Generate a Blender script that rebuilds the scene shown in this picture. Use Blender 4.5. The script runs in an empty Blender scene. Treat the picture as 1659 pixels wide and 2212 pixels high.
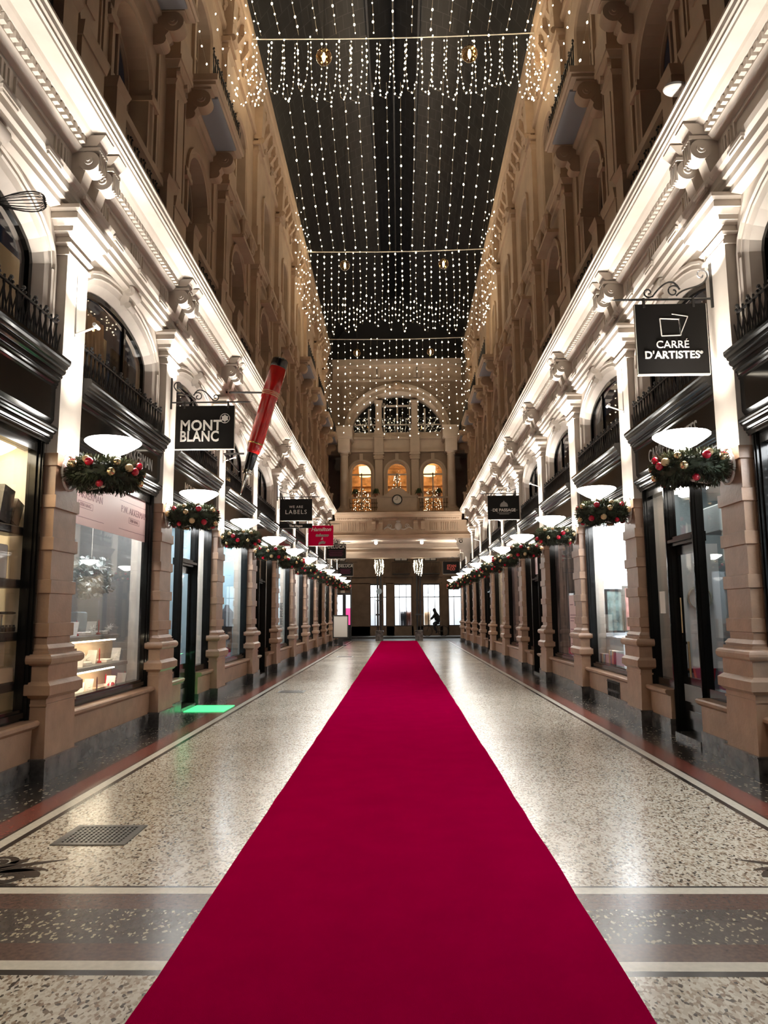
import bpy, bmesh, math, random
from math import pi, sin, cos, radians as R
from mathutils import Vector, Matrix
random.seed(7)
C = bpy.context.scene
col = C.collection
# ------------------------------------------------------------------ camera, world, exposure
cam = bpy.data.cameras.new('camera'); cam.sensor_fit = 'VERTICAL'; cam.sensor_height = 24.0
cam.lens = 1600 / 2212 * 24.0; cam.clip_end = 300
co = bpy.data.objects.new('camera', cam); col.objects.link(co)
co.matrix_world = Matrix.Translation((0.03, 0, 1.57)) @ Matrix.Rotation(R(1.15), 4, 'Z') @ Matrix.Rotation(R(97.8), 4, 'X') @ Matrix.Rotation(R(-0.4), 4, 'Z')
C.camera = co
w = bpy.data.worlds.new('night'); C.world = w; w.use_nodes = True
w.node_tree.nodes['Background'].inputs[0].default_value = (0.35, 0.42, 0.6, 1)
w.node_tree.nodes['Background'].inputs[1].default_value = 0.012
C.view_settings.view_transform = 'Standard'; C.view_settings.look = 'None'
C.view_settings.gamma = 1.0; C.view_settings.use_curve_mapping = False
C.view_settings.exposure = 0.6
C.cycles.max_bounces = 7; C.cycles.transparent_max_bounces = 12; C.cycles.diffuse_bounces = 3
C.cycles.glossy_bounces = 3; C.cycles.transmission_bounces = 6
C.cycles.sample_clamp_indirect = 3.0; C.cycles.sample_clamp_direct = 0
C.cycles.caustics_reflective = False; C.cycles.caustics_refractive = False
C.cycles.use_denoising = True; C.cycles.use_light_tree = True

LAMP_W = 26.0      # watts of each saucer lamp's upward light
SPOT_W = 15.0      # small arm uplights, also added on pilasters that have no arm
WARM_W = 4.5       # warm glow of the fairy light strings
NEUT = (1.0, 0.945, 0.87); WARMC = (1.0, 0.76, 0.50); COLD = (0.88, 0.96, 1.0)

def light(kind, loc, power, colr=NEUT, size=.4, rot=(0, 0, 0), shape='DISK', sy=None, spread=pi):
    l = bpy.data.lights.new('light', kind); l.energy = power; l.color = colr
    if kind == 'AREA':
        l.shape = shape; l.size = size; l.spread = spread
        if sy: l.size_y = sy
    elif kind == 'POINT': l.shadow_soft_size = size
    o = bpy.data.objects.new('lamp_light', l); o.location = loc; o.rotation_euler = rot
    col.objects.link(o); return o

# ------------------------------------------------------------------ materials
M = {}
def mat(name, c, rough=.6, metal=0, emit=None, es=0, noise=None, bump=0, bscale=20, spec=.5, coat=0, sheen=0, samp=True):
    m = bpy.data.materials.new(name); m.use_nodes = True; nt = m.node_tree; b = nt.nodes['Principled BSDF']
    b.inputs['Base Color'].default_value = (*c, 1); b.inputs['Roughness'].default_value = rough
    b.inputs['Metallic'].default_value = metal; b.inputs['Specular IOR Level'].default_value = spec
    b.inputs['Coat Weight'].default_value = coat; b.inputs['Sheen Weight'].default_value = sheen
    if emit: b.inputs['Emission Color'].default_value = (*emit, 1); b.inputs['Emission Strength'].default_value = es
    tc = nt.nodes.new('ShaderNodeTexCoord')
    if noise:
        n = nt.nodes.new('ShaderNodeTexNoise'); n.inputs['Scale'].default_value = noise[0]; n.inputs['Detail'].default_value = 6
        nt.links.new(tc.outputs['Object'], n.inputs['Vector'])
        r = nt.nodes.new('ShaderNodeValToRGB'); k = noise[1]
        r.color_ramp.elements[0].position = .3; r.color_ramp.elements[1].position = .72
        r.color_ramp.elements[0].color = (*[x * (1 - k) for x in c], 1); r.color_ramp.elements[1].color = (*[min(1, x * (1 + k)) for x in c], 1)
        nt.links.new(n.outputs['Fac'], r.inputs['Fac']); nt.links.new(r.outputs['Color'], b.inputs['Base Color'])
    if bump:
        n2 = nt.nodes.new('ShaderNodeTexNoise'); n2.inputs['Scale'].default_value = bscale; n2.inputs['Detail'].default_value = 4
        nt.links.new(tc.outputs['Object'], n2.inputs['Vector'])
        bp = nt.nodes.new('ShaderNodeBump'); bp.inputs['Strength'].default_value = bump; bp.inputs['Distance'].default_value = .02
        nt.links.new(n2.outputs['Fac'], bp.inputs['Height']); nt.links.new(bp.outputs['Normal'], b.inputs['Normal'])
    if not samp: m.cycles.emission_sampling = 'NONE'
    M[name] = m; return m
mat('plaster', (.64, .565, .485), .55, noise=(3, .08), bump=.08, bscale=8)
mat('plaster_dimlit', (.47, .335, .225), .65, noise=(2, .12), bump=.1, bscale=6)  # dim light above the cornice put into a darker plaster colour
mat('plaster_halflit', (.55, .44, .335), .6, noise=(2, .1), bump=.1, bscale=6)  # plaster with the weaker light of the far end put into its colour
mat('plaster_shaded', (.30, .22, .155), .65, noise=(2, .15))  # shade of the far wall put into a dark plaster colour
mat('sandstone', (.335, .20, .125), .38, noise=(5, .16), bump=.12, bscale=30)
mat('marble_plinth', (.085, .075, .068), .22, noise=(6, .7))
mat('blackpaint', (.009, .008, .007), .13, bump=.03, bscale=5, spec=.22)
mat('iron', (.018, .016, .015), .45, noise=(30, .4), bump=.2)
mat('gold', (.85, .58, .2), .2, 1); mat('goldpaint', (.6, .5, .38), .4, .3)
mat('redball', (.55, .008, .03), .12, coat=.6); mat('goldball', (.80, .60, .33), .22, .8); mat('goldmatt', (.66, .48, .26), .5, .3)
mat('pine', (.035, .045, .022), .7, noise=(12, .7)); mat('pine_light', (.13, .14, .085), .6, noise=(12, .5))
mat('lampglass', (.9, .88, .82), .3, emit=(1, .965, .9), es=26); mat('lamptop', (.9, .88, .82), .3, emit=(1, .965, .9), es=5)
mat('lampwhite', (.85, .82, .76), .35)
mat('bulb', (1, .9, .7), .3, emit=(1, .83, .56), es=14, samp=False)
mat('bulbfar', (1, .9, .7), .3, emit=(1, .83, .56), es=10, samp=False)
mat('coldbulb', (1, 1, 1), .3, emit=(.95, .98, 1), es=8, samp=False)
mat('wire', (.55, .45, .3), .5); mat('cable', (.75, .7, .6), .4)
mat('signblack', (.010, .0088, .008), .55, spec=.15); mat('signred', (.60, .001, .045), .6, spec=.05)
mat('signwhite', (.85, .8, .72), .45); mat('signred_text', (.75, .12, .08), .5); mat('signgrey', (.35, .33, .3), .5)
mat('penred', (.48, .012, .01), .18, coat=.8, noise=(5, .25)); mat('penblack', (.015, .013, .012), .2, coat=.5); mat('chrome', (.8, .72, .6), .15, 1)
mat('creamwall', (.80, .70, .52), .6); mat('whitewall', (.82, .88, .92), .6); mat('bluewall', (.55, .76, .85), .6)
mat('darkwall', (.05, .045, .04), .6); mat('brownwall', (.16, .09, .05), .6); mat('goldwall', (.55, .36, .2), .6, noise=(3, .5))
mat('pinkfilm', (.72, .50, .47), .5); mat('pinkink', (.32, .16, .17), .5)
mat('boxblack', (.02, .018, .017), .35); mat('boxwood', (.72, .52, .33), .5); mat('paper', (.85, .8, .72), .6)
mat('shelfgrey', (.16, .16, .155), .4); mat('bluegrey', (.35, .45, .5), .5); mat('cloth_dark', (.04, .035, .04), .9, noise=(8, .4))
mat('shoplight', (1, 1, 1), .5, emit=(.93, .97, 1), es=34); mat('shoplightwarm', (1, 1, 1), .5, emit=(1, .86, .62), es=24)
mat('shoplightdim', (1, 1, 1), .5, emit=(1, .9, .78), es=6); mat('goldlight', (1, 1, 1), .5, emit=(1, .62, .25), es=16)
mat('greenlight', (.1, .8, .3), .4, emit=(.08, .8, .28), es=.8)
mat('wood', (.14, .055, .035), .35, noise=(4, .4)); mat('curtain', (.42, .27, .15), .8, noise=(3, .25)); mat('flower', (.66, .72, .70), .7)
mat('grate', (.16, .15, .14), .35, .7); mat('street', (.05, .048, .045), .5, noise=(20, .3))
mat('streetwall', (.17, .115, .075), .7, noise=(2, .2)); mat('boardwhite', (.70, .66, .6), .5); mat('darkred', (.26, .01, .09), .6)
mat('magenta', (.7, .05, .3), .5); mat('skin', (.5, .3, .2), .6); mat('clothes', (.02, .02, .025), .9); mat('fern', (.03, .06, .02), .6, noise=(9, .5))
mat('inlay', (.06, .048, .04), .2); mat('rubber', (.02, .02, .02), .6); mat('canopy_blue', (.27, .27, .28), .6)
mat('terracotta', (.3, .13, .07), .7); mat('skylight_pane', (.5, .5, .5), .3); mat('lampwarm', (1, .9, .7), .3, emit=(1, .93, .8), es=18)

def glass(name, tint=(1, 1, 1), reflhaze=0.0, base=.02):
    m = bpy.data.materials.new(name); m.use_nodes = True; nt = m.node_tree; N = nt.nodes; L = nt.links
    for n in list(N): N.remove(n)
    out = N.new('ShaderNodeOutputMaterial'); tr = N.new('ShaderNodeBsdfTransparent'); tr.inputs[0].default_value = (*tint, 1)
    gl = N.new('ShaderNodeBsdfGlossy'); gl.inputs['Roughness'].default_value = .015
    fr = N.new('ShaderNodeFresnel'); ge = N.new('ShaderNodeNewGeometry'); mi = N.new('ShaderNodeMapRange'); mi.inputs['To Min'].default_value = 1.52; mi.inputs['To Max'].default_value = 1 / 1.52
    L.new(ge.outputs['Backfacing'], mi.inputs['Value']); L.new(mi.outputs[0], fr.inputs[0])
    ad = N.new('ShaderNodeMath'); ad.operation = 'ADD'; ad.inputs[1].default_value = base; ad.use_clamp = True
    mx = N.new('ShaderNodeMixShader'); L.new(fr.outputs[0], ad.inputs[0]); L.new(ad.outputs[0], mx.inputs[0])
    L.new(tr.outputs[0], mx.inputs[1]); L.new(gl.outputs[0], mx.inputs[2]); last = mx
    if reflhaze:  # cloudy reflection painted on as a mottled diffuse white film
        df = N.new('ShaderNodeBsdfDiffuse'); df.inputs[0].default_value = (.8, .8, .8, 1)
        tc = N.new('ShaderNodeTexCoord'); n = N.new('ShaderNodeTexNoise'); n.inputs['Scale'].default_value = 2.6; n.inputs['Detail'].default_value = 8
        L.new(tc.outputs['Object'], n.inputs['Vector'])
        mr = N.new('ShaderNodeMapRange'); mr.inputs['From Min'].default_value = .38; mr.inputs['From Max'].default_value = .7
        mr.inputs['To Max'].default_value = reflhaze; L.new(n.outputs['Fac'], mr.inputs['Value'])
        m2 = N.new('ShaderNodeMixShader'); L.new(mr.outputs[0], m2.inputs[0]); L.new(mx.outputs[0], m2.inputs[1]); L.new(df.outputs[0], m2.inputs[2]); last = m2
    L.new(last.outputs[0], out.inputs[0]); M[name] = m
glass('glass'); glass('glassreflhaze', reflhaze=.11); glass('glassdark', (.6, .6, .6), base=.05); glass('amber', (1, .72, .35), base=.15)

def terrazzo(name, cols, scale, rough, posn, bump=0):
    """stone chips: voronoi cells coloured through a ramp"""
    m = bpy.data.materials.new(name); m.use_nodes = True; nt = m.node_tree; N = nt.nodes; L = nt.links; b = N['Principled BSDF']
    tc = N.new('ShaderNodeTexCoord'); v = N.new('ShaderNodeTexVoronoi'); v.inputs['Scale'].default_value = scale; v.inputs['Randomness'].default_value = 1
    mp = N.new('ShaderNodeMapping'); mp.inputs['Scale'].default_value = (1, .62, 1)
    L.new(tc.outputs['Object'], mp.inputs[0]); L.new(mp.outputs[0], v.inputs['Vector'])
    sp = N.new('ShaderNodeSeparateColor'); L.new(v.outputs['Color'], sp.inputs[0])
    r = N.new('ShaderNodeValToRGB'); r.color_ramp.interpolation = 'CONSTANT'
    el = r.color_ramp.elements
    while len(el) < len(cols): el.new(.5)
    for e, c, p in zip(el, cols, posn): e.position = p; e.color = (*c, 1)
    L.new(sp.outputs[0], r.inputs[0])
    n = N.new('ShaderNodeTexNoise'); n.inputs['Scale'].default_value = .8; n.inputs['Detail'].default_value = 5; L.new(tc.outputs['Object'], n.inputs['Vector'])
    mr = N.new('ShaderNodeMapRange'); mr.inputs['To Min'].default_value = .8; mr.inputs['To Max'].default_value = 1.2; L.new(n.outputs['Fac'], mr.inputs[0])
    mm = N.new('ShaderNodeVectorMath'); mm.operation = 'SCALE'; L.new(r.outputs[0], mm.inputs[0]); L.new(mr.outputs[0], mm.inputs['Scale'])
    L.new(mm.outputs[0], b.inputs['Base Color'])
    mr2 = N.new('ShaderNodeMapRange'); mr2.inputs['To Min'].default_value = rough * .75; mr2.inputs['To Max'].default_value = rough * 1.3
    L.new(n.outputs['Fac'], mr2.inputs[0]); L.new(mr2.outputs[0], b.inputs['Roughness'])
    M[name] = m
CH = [(.06, .042, .03), (.20, .145, .10), (.40, .32, .235), (.56, .485, .385), (.68, .62, .52), (.30, .21, .15)]
terrazzo('terrazzo', CH, 74, .21, [0, .07, .14, .30, .56, .94])
terrazzo('terrazzo_dark', [(.03, .025, .022), (.05, .04, .035), (.35, .30, .22)], 55, .2, [0, .5, .93])
terrazzo('terrazzo_band', [(.075, .058, .048), (.09, .07, .06), (.42, .36, .25)], 78, .25, [0, .5, .9])
mat('stripe_white', (.66, .60, .50), .25, noise=(30, .1)); mat('stripe_black', (.035, .028, .024), .22)
mat('stripe_red', (.21, .065, .048), .22, noise=(25, .25)); mat('stripe_brown', (.12, .07, .055), .25, noise=(40, .3))
# carpet
m = mat('carpet', (.38, .0, .046), .85, sheen=.0, noise=(3, .07), bump=.6, bscale=260)
m.node_tree.nodes['Principled BSDF'].inputs['Sheen Tint'].default_value = (.9, .05, .2, 1)
m.node_tree.nodes['Principled BSDF'].inputs['Specular IOR Level'].default_value = .0
# glazed roof: glazing bars as a brick pattern on the dark panes
def roofmat(name, c):
    m = bpy.data.materials.new(name); m.use_nodes = True; nt = m.node_tree; b = nt.nodes['Principled BSDF']
    uv = nt.nodes.new('ShaderNodeUVMap'); br = nt.nodes.new('ShaderNodeTexBrick')
    br.inputs['Scale'].default_value = 1.0; br.inputs['Brick Width'].default_value = .42; br.inputs['Row Height'].default_value = .5
    br.inputs['Mortar Size'].default_value = .012; br.inputs['Color1'].default_value = (*c, 1)
    br.inputs['Color2'].default_value = (*[x * .75 for x in c], 1); br.inputs['Mortar'].default_value = (*[x * 2.6 + .01 for x in c], 1)
    nt.links.new(uv.outputs[0], br.inputs['Vector']); nt.links.new(br.outputs['Color'], b.inputs['Base Color'])
    b.inputs['Roughness'].default_value = .35; M[name] = m
roofmat('roof_grey', (.017, .0155, .0145)); roofmat('roof_dark', (.005, .005, .0055))

# ------------------------------------------------------------------ mesh builder
class MB:
    def __init__(s, sx=1, k=None): s.v = []; s.f = []; s.sx = sx; s.k = k; s.smooth = False
    def add(s, vs, fs):
        n = len(s.v); s.v += [tuple(p) for p in vs]; s.f += [tuple(i + n for i in f) for f in fs]; return s
    def box(s, x0, x1, y0, y1, z0, z1):
        return s.add([(x, y, z) for x in (x0, x1) for y in (y0, y1) for z in (z0, z1)],
                     [(0, 1, 3, 2), (4, 6, 7, 5), (0, 4, 5, 1), (2, 3, 7, 6), (0, 2, 6, 4), (1, 5, 7, 3)])
    def frus(s, x0, x1, h0, h1, yc, xw, z0, z1):
        """block against the wall: lateral front x0 (bottom) / x1 (top), half widths h0 / h1"""
        return s.add([(x0, yc - h0, z0), (xw, yc - h0, z0), (xw, yc + h0, z0), (x0, yc + h0, z0),
                      (x1, yc - h1, z1), (xw, yc - h1, z1), (xw, yc + h1, z1), (x1, yc + h1, z1)],
                     [(0, 1, 2, 3), (4, 5, 6, 7), (0, 1, 5, 4), (1, 2, 6, 5), (2, 3, 7, 6), (3, 0, 4, 7)])
    def prism(s, poly, ax, a0, a1):
        """poly in the two other axes, extruded along ax"""
        n = len(poly)
        def p(a, q): return {'y': (q[0], a, q[1]), 'x': (a, q[0], q[1]), 'z': (q[0], q[1], a)}[ax]
        return s.add([p(a0, q) for q in poly] + [p(a1, q) for q in poly],
                     [tuple(range(n)), tuple(range(n, 2 * n))] + [(i, (i + 1) % n, n + (i + 1) % n, n + i) for i in range(n)])
    def strip(s, prof, ys):
        """open profile (x,z) swept along the list of y"""
        n = len(prof); b = [(x, y, z) for y in ys for x, z in prof]
        return s.add(b, [(j * n + i, j * n + i + 1, (j + 1) * n + i + 1, (j + 1) * n + i) for j in range(len(ys) - 1) for i in range(n - 1)])
    def lathe(s, prof, c=(0, 0, 0), ax='z', n=20):
        b = []
        for r, h in prof:
            for i in range(n):
                a = 2 * pi * i / n; u, v = r * cos(a), r * sin(a)
                b.append({'z': (c[0] + u, c[1] + v, c[2] + h), 'y': (c[0] + u, c[1] + h, c[2] + v), 'x': (c[0] + h, c[1] + u, c[2] + v)}[ax])
        m_ = len(prof)
        f = [(j * n + i, j * n + (i + 1) % n, (j + 1) * n + (i + 1) % n, (j + 1) * n + i) for j in range(m_ - 1) for i in range(n)]
        if prof[0] == prof[-1]: return s.add(b, f)
        if prof[0][0] > 1e-4: f.append(tuple(range(n)))
        if prof[-1][0] > 1e-4: f.append(tuple(range((m_ - 1) * n, m_ * n)))
        return s.add(b, f)
    def tube(s, pts, r, n=6, closed=False):
        pts = [Vector(p) for p in pts]; b = []; m_ = len(pts)
        rr = r if isinstance(r, (list, tuple)) else [r] * m_
        for i, p in enumerate(pts):
            d = (pts[(i + 1) % m_] - pts[i - 1]) if closed else (pts[min(i + 1, m_ - 1)] - pts[max(i - 1, 0)])
            d.normalize(); u = d.cross(Vector((0, 0, 1)) if abs(d.z) < .9 else Vector((1, 0, 0))).normalized(); v = d.cross(u)
            for k in range(n): a = 2 * pi * k / n; b.append(p + (u * cos(a) + v * sin(a)) * rr[i])
        f = [(j * n + i, j * n + (i + 1) % n, ((j + 1) % m_) * n + (i + 1) % n, ((j + 1) % m_) * n + i) for j in range(m_ if closed else m_ - 1) for i in range(n)]
        if not closed: f += [tuple(range(n)), tuple(range((m_ - 1) * n, m_ * n))]
        return s.add(b, f)
    def sphere(s, c, r, n=8, m_=6, sq=(1, 1, 1)):
        return s.lathe_sq([(r * sin(pi * j / m_), -r * cos(pi * j / m_)) for j in range(m_ + 1)], c, n, sq)
    def lathe_sq(s, prof, c, n, sq):
        b = [(c[0] + q * cos(2 * pi * i / n) * sq[0], c[1] + q * sin(2 * pi * i / n) * sq[1], c[2] + h * sq[2]) for q, h in prof for i in range(n)]
        return s.add(b, [(j * n + i, j * n + (i + 1) % n, (j + 1) * n + (i + 1) % n, (j + 1) * n + i) for j in range(len(prof) - 1) for i in range(n)])
    def loft(s, loops):
        n = len(loops[0]); b = [p for l in loops for p in l]
        return s.add(b, [(j * n + i, j * n + i + 1, (j + 1) * n + i + 1, (j + 1) * n + i) for j in range(len(loops) - 1) for i in range(n - 1)])
    def build(s, name, m, parent=None, smooth=False, loc=None):
        me = bpy.data.meshes.new(name); vs = s.v
        if s.k: vs = [(x, y, z * s.k(y)) for x, y, z in vs]
        me.from_pydata([(x * s.sx, y, z) for x, y, z in vs], [], s.f); me.update()
        bm = bmesh.new(); bm.from_mesh(me); bmesh.ops.remove_doubles(bm, verts=bm.verts, dist=1e-5)
        bmesh.ops.recalc_face_normals(bm, faces=bm.faces); bm.to_mesh(me); bm.free()
        if smooth or s.smooth:
            me.polygons.foreach_set('use_smooth', [True] * len(me.polygons)); me.set_sharp_from_angle(angle=R(38))
        me.materials.append(M[m] if isinstance(m, str) else m)
        o = bpy.data.objects.new(name, me); col.objects.link(o)
        if parent: o.parent = parent
        if loc: o.location = loc
        return o
def kz(y): return 1 - .0017 * (y - 7.6)       # the building drops very slightly towards its far end
def tag(o, label=None, cat=None, group=None, kind=None):
    if label: o['label'] = label
    if cat: o['category'] = cat
    if group: o['group'] = group
    if kind: o['kind'] = kind
    return o
def empty(name, loc, label, cat, group=None, kind=None):
    o = bpy.data.objects.new(name, None); o.empty_display_size = .1; o.location = loc; col.objects.link(o)
    return tag(o, label, cat, group, kind)
def copy_tree(o, parent=None):
    c = o.copy(); col.objects.link(c); c.parent = parent
    for ch in o.children: copy_tree(ch, c)
    return c
def ell(v, uc, a, zs, rise, zb, n=14):
    """arch outline at lateral v: up the near jamb, over the ellipse, down the far jamb"""
    return [(v, uc - a, zb)] + [(v, uc - a * cos(pi * i / n), zs + rise * sin(pi * i / n)) for i in range(n + 1)] + [(v, uc + a, zb)]
def ellface(mb, v, uc, a, zs, rise, zb, n=14):
    p = ell(v, uc, a, zs, rise, zb, n); return mb.add(p, [tuple(range(len(p)))])
def archwall(mb, v, u0, u1, z0, z1, uc, a, zs, rise, n=14):
    """flat wall with an arched hole"""
    mb.add([(v, u0, z0), (v, uc - a, z0), (v, uc - a, z1), (v, u0, z1)], [(0, 1, 2, 3)])
    mb.add([(v, u1, z0), (v, uc + a, z0), (v, uc + a, z1), (v, u1, z1)], [(0, 1, 2, 3)])
    a_ = [(v, uc - a * cos(pi * i / n), zs + rise * sin(pi * i / n)) for i in range(n + 1)]
    t_ = [(v, p[1], z1) for p in a_]
    mb.loft([a_, t_])
FONT = None
def text(s, size, m, parent, loc, rot, name='lettering', ext=.004, align='CENTER', bold=0, sx=1, shear=0, spacing=1):
    c = bpy.data.curves.new(name, 'FONT'); c.body = s; c.size = size; c.extrude = ext; c.align_x = align; c.align_y = 'CENTER'; c.offset = bold
    c.shear = shear; c.space_character = spacing; c.resolution_u = 4
    o = bpy.data.objects.new('t', c); col.objects.link(o); dg = bpy.context.evaluated_depsgraph_get()
    me = bpy.data.meshes.new_from_object(o.evaluated_get(dg)); bpy.data.objects.remove(o); me.name = name
    me.materials.clear(); me.materials.append(M[m])
    q = bpy.data.objects.new(name, me); col.objects.link(q); q.parent = parent; q.location = loc; q.rotation_euler = rot; q.scale = (sx, 1, 1)
    return q
ORD = ['first', 'second', 'third', 'fourth', 'fifth', 'sixth', 'seventh', 'eighth', 'ninth', 'tenth', 'eleventh', 'twelfth', 'thirteenth']
P = 3.38; Y0 = 7.6; NP = 11
def py(i): return Y0 + P * i
SIDE = {-1: 'left', 1: 'right'}

# ------------------------------------------------------------------ floor
def slab(name, m, x0, x1, y0, y1, z=0, t=.05):
    return tag(MB().box(x0, x1, y0, y1, z - t, z).build(name, m), kind='structure')
slab('floor', 'terrazzo', -2.66, 2.66, 4.56, 43.4)
slab('floor', 'terrazzo', -2.66, 2.66, 0, 3.48)
n_ = 0
def stripe(m, x0, x1, y0, y1):
    global n_; n_ += 1; slab('floor_inlay', m, x0, x1, y0, y1)
for m_, a_, b_ in (('stripe_black', 4.535, 4.56), ('stripe_black', 3.48, 3.53), ('stripe_white', 4.44, 4.535), ('stripe_white', 3.53, 3.62), ('stripe_brown', 4.22, 4.44),
                   ('terrazzo_band', 3.80, 4.22), ('stripe_brown', 3.62, 3.80)):
    stripe(m_, -2.66, 2.66, a_, b_)
for s in (-1, 1):
    for m_, a_, b_ in (('stripe_black', 2.66, 2.71), ('stripe_white', 2.71, 2.80), ('stripe_black', 2.80, 2.825), ('stripe_red', 2.825, 3.035), ('stripe_black', 3.035, 3.05), ('terrazzo_dark', 3.05, 3.75)):
        stripe(m_, min(s * a_, s * b_), max(s * a_, s * b_), 0, 43.4)
# inlaid scrollwork at the corners of the panel border
def ribbon(mb, pts, ws, z=.0015):
    L = []; Rr = []
    for i, p in enumerate(pts):
        a = pts[max(0, i - 1)]; b = pts[min(len(pts) - 1, i + 1)]; d = Vector((b[0] - a[0], b[1] - a[1])).normalized()
        w_ = ws if isinstance(ws, (int, float)) else ws[i]
        L.append((p[0] - d.y * w_, p[1] + d.x * w_, z)); Rr.append((p[0] + d.y * w_, p[1] - d.x * w_, z))
    mb.loft([L, Rr])
def bez(p, n=14):
    out = []
    for i in range(n + 1):
        t = i / n; q = [Vector(x) for x in p]
        while len(q) > 1: q = [q[j].lerp(q[j + 1], t) for j in range(len(q) - 1)]
        out.append(tuple(q[0]))
    return out
for s in (-1, 1):
    mb = MB(s)
    def leaf(p, wmax):
        pts = bez(p); ribbon(mb, pts, [max(.003, wmax * sin(pi * min(1, (i + .6) / 14.6)) ** .8) for i in range(15)])
    leaf([(2.60, 4.80), (2.45, 4.86), (2.35, 4.95), (2.14, 5.03)], .034)
    leaf([(2.60, 4.80), (2.40, 4.78), (2.30, 4.90), (2.17, 4.82)], .042)
    leaf([(2.52, 4.84), (2.47, 4.94), (2.42, 4.98), (2.40, 5.06)], .04)
    sp = [(2.36 + (.03 + .012 * a) * cos(a), 4.70 + (.03 + .012 * a) * .9 * sin(a)) for a in [x * .35 for x in range(0, 28)]]
    ribbon(mb, sp, [.02 + .0009 * i for i in range(28)])
    sp = [(2.57 + (.02 + .010 * a) * cos(a + 1), 4.98 + (.02 + .010 * a) * sin(a + 1)) for a in [x * .35 for x in range(0, 26)]]
    ribbon(mb, sp, .024)
    ribbon(mb, bez([(2.24, 4.575), (2.45, 4.58), (2.55, 4.60), (2.62, 4.72)]), .02)
    tag(mb.build('floor_ornament', 'inlay'), 'dark inlaid leaf scroll in the terrazzo floor at the %s edge' % SIDE[s], 'floor ornament')
# red carpet: a thin runner with soft uneven edges
ys = [1.2 + i * .45 for i in range(94)]
mb = MB(); random.seed(3)
prof = []
for y in ys:
    a = -1.045 + random.uniform(-.006, .006); b = 1.0 + random.uniform(-.006, .006)
    prof.append([(a - .004, y, .0005), (a, y, .009), (a + .02, y, .011), ((a + b) / 2, y, .011), (b - .02, y, .011), (b, y, .009), (b + .004, y, .0005)])
mb.loft(prof)
tag(mb.build('red_carpet', 'carpet'), 'long crimson carpet runner laid down the middle of the passage', 'carpet')
# floor grates
def grate(x0, x1, y0, y1, label, n, k):
    e = empty('floor_grate', ((x0 + x1) / 2, (y0 + y1) / 2, 0), label, 'floor grate')
    wx, wy = (x1 - x0) / 2, (y1 - y0) / 2; f = .045
    mb = MB().box(-wx, wx, -wy, -wy + f, .0005, .007).box(-wx, wx, wy - f, wy, .0005, .007).box(-wx, -wx + f, -wy + f, wy - f, .0005, .007).box(wx - f, wx, -wy + f, wy - f, .0005, .007)
    mb.build('frame', 'grate', e)
    MB().box(-wx + f, wx - f, -wy + f, wy - f, .0005, .0025).build('pit', 'stripe_black', e)
    mb = MB(); ix, iy = wx - f, wy - f
    for i in range(n + 1): x = -ix + 2 * ix * i / n; mb.box(x - .008, x + .008, -iy, iy, .0027, .006)
    for i in range(k + 1): y = -iy + 2 * iy * i / k; mb.box(-ix, ix, y - .009, y + .009, .0027, .0062)
    mb.build('grid', 'grate', e)
grate(-2.40, -1.88, 5.32, 5.80, 'square metal floor grate nearest the front, left of the carpet', 13, 9)
grate(-2.46, -1.92, 15.2, 15.62, 'second metal floor grate further down the left of the carpet', 13, 9)
grate(-2.3, -1.7, 27.5, 28.0, 'farthest small metal floor grate left of the carpet', 8, 6)

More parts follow.
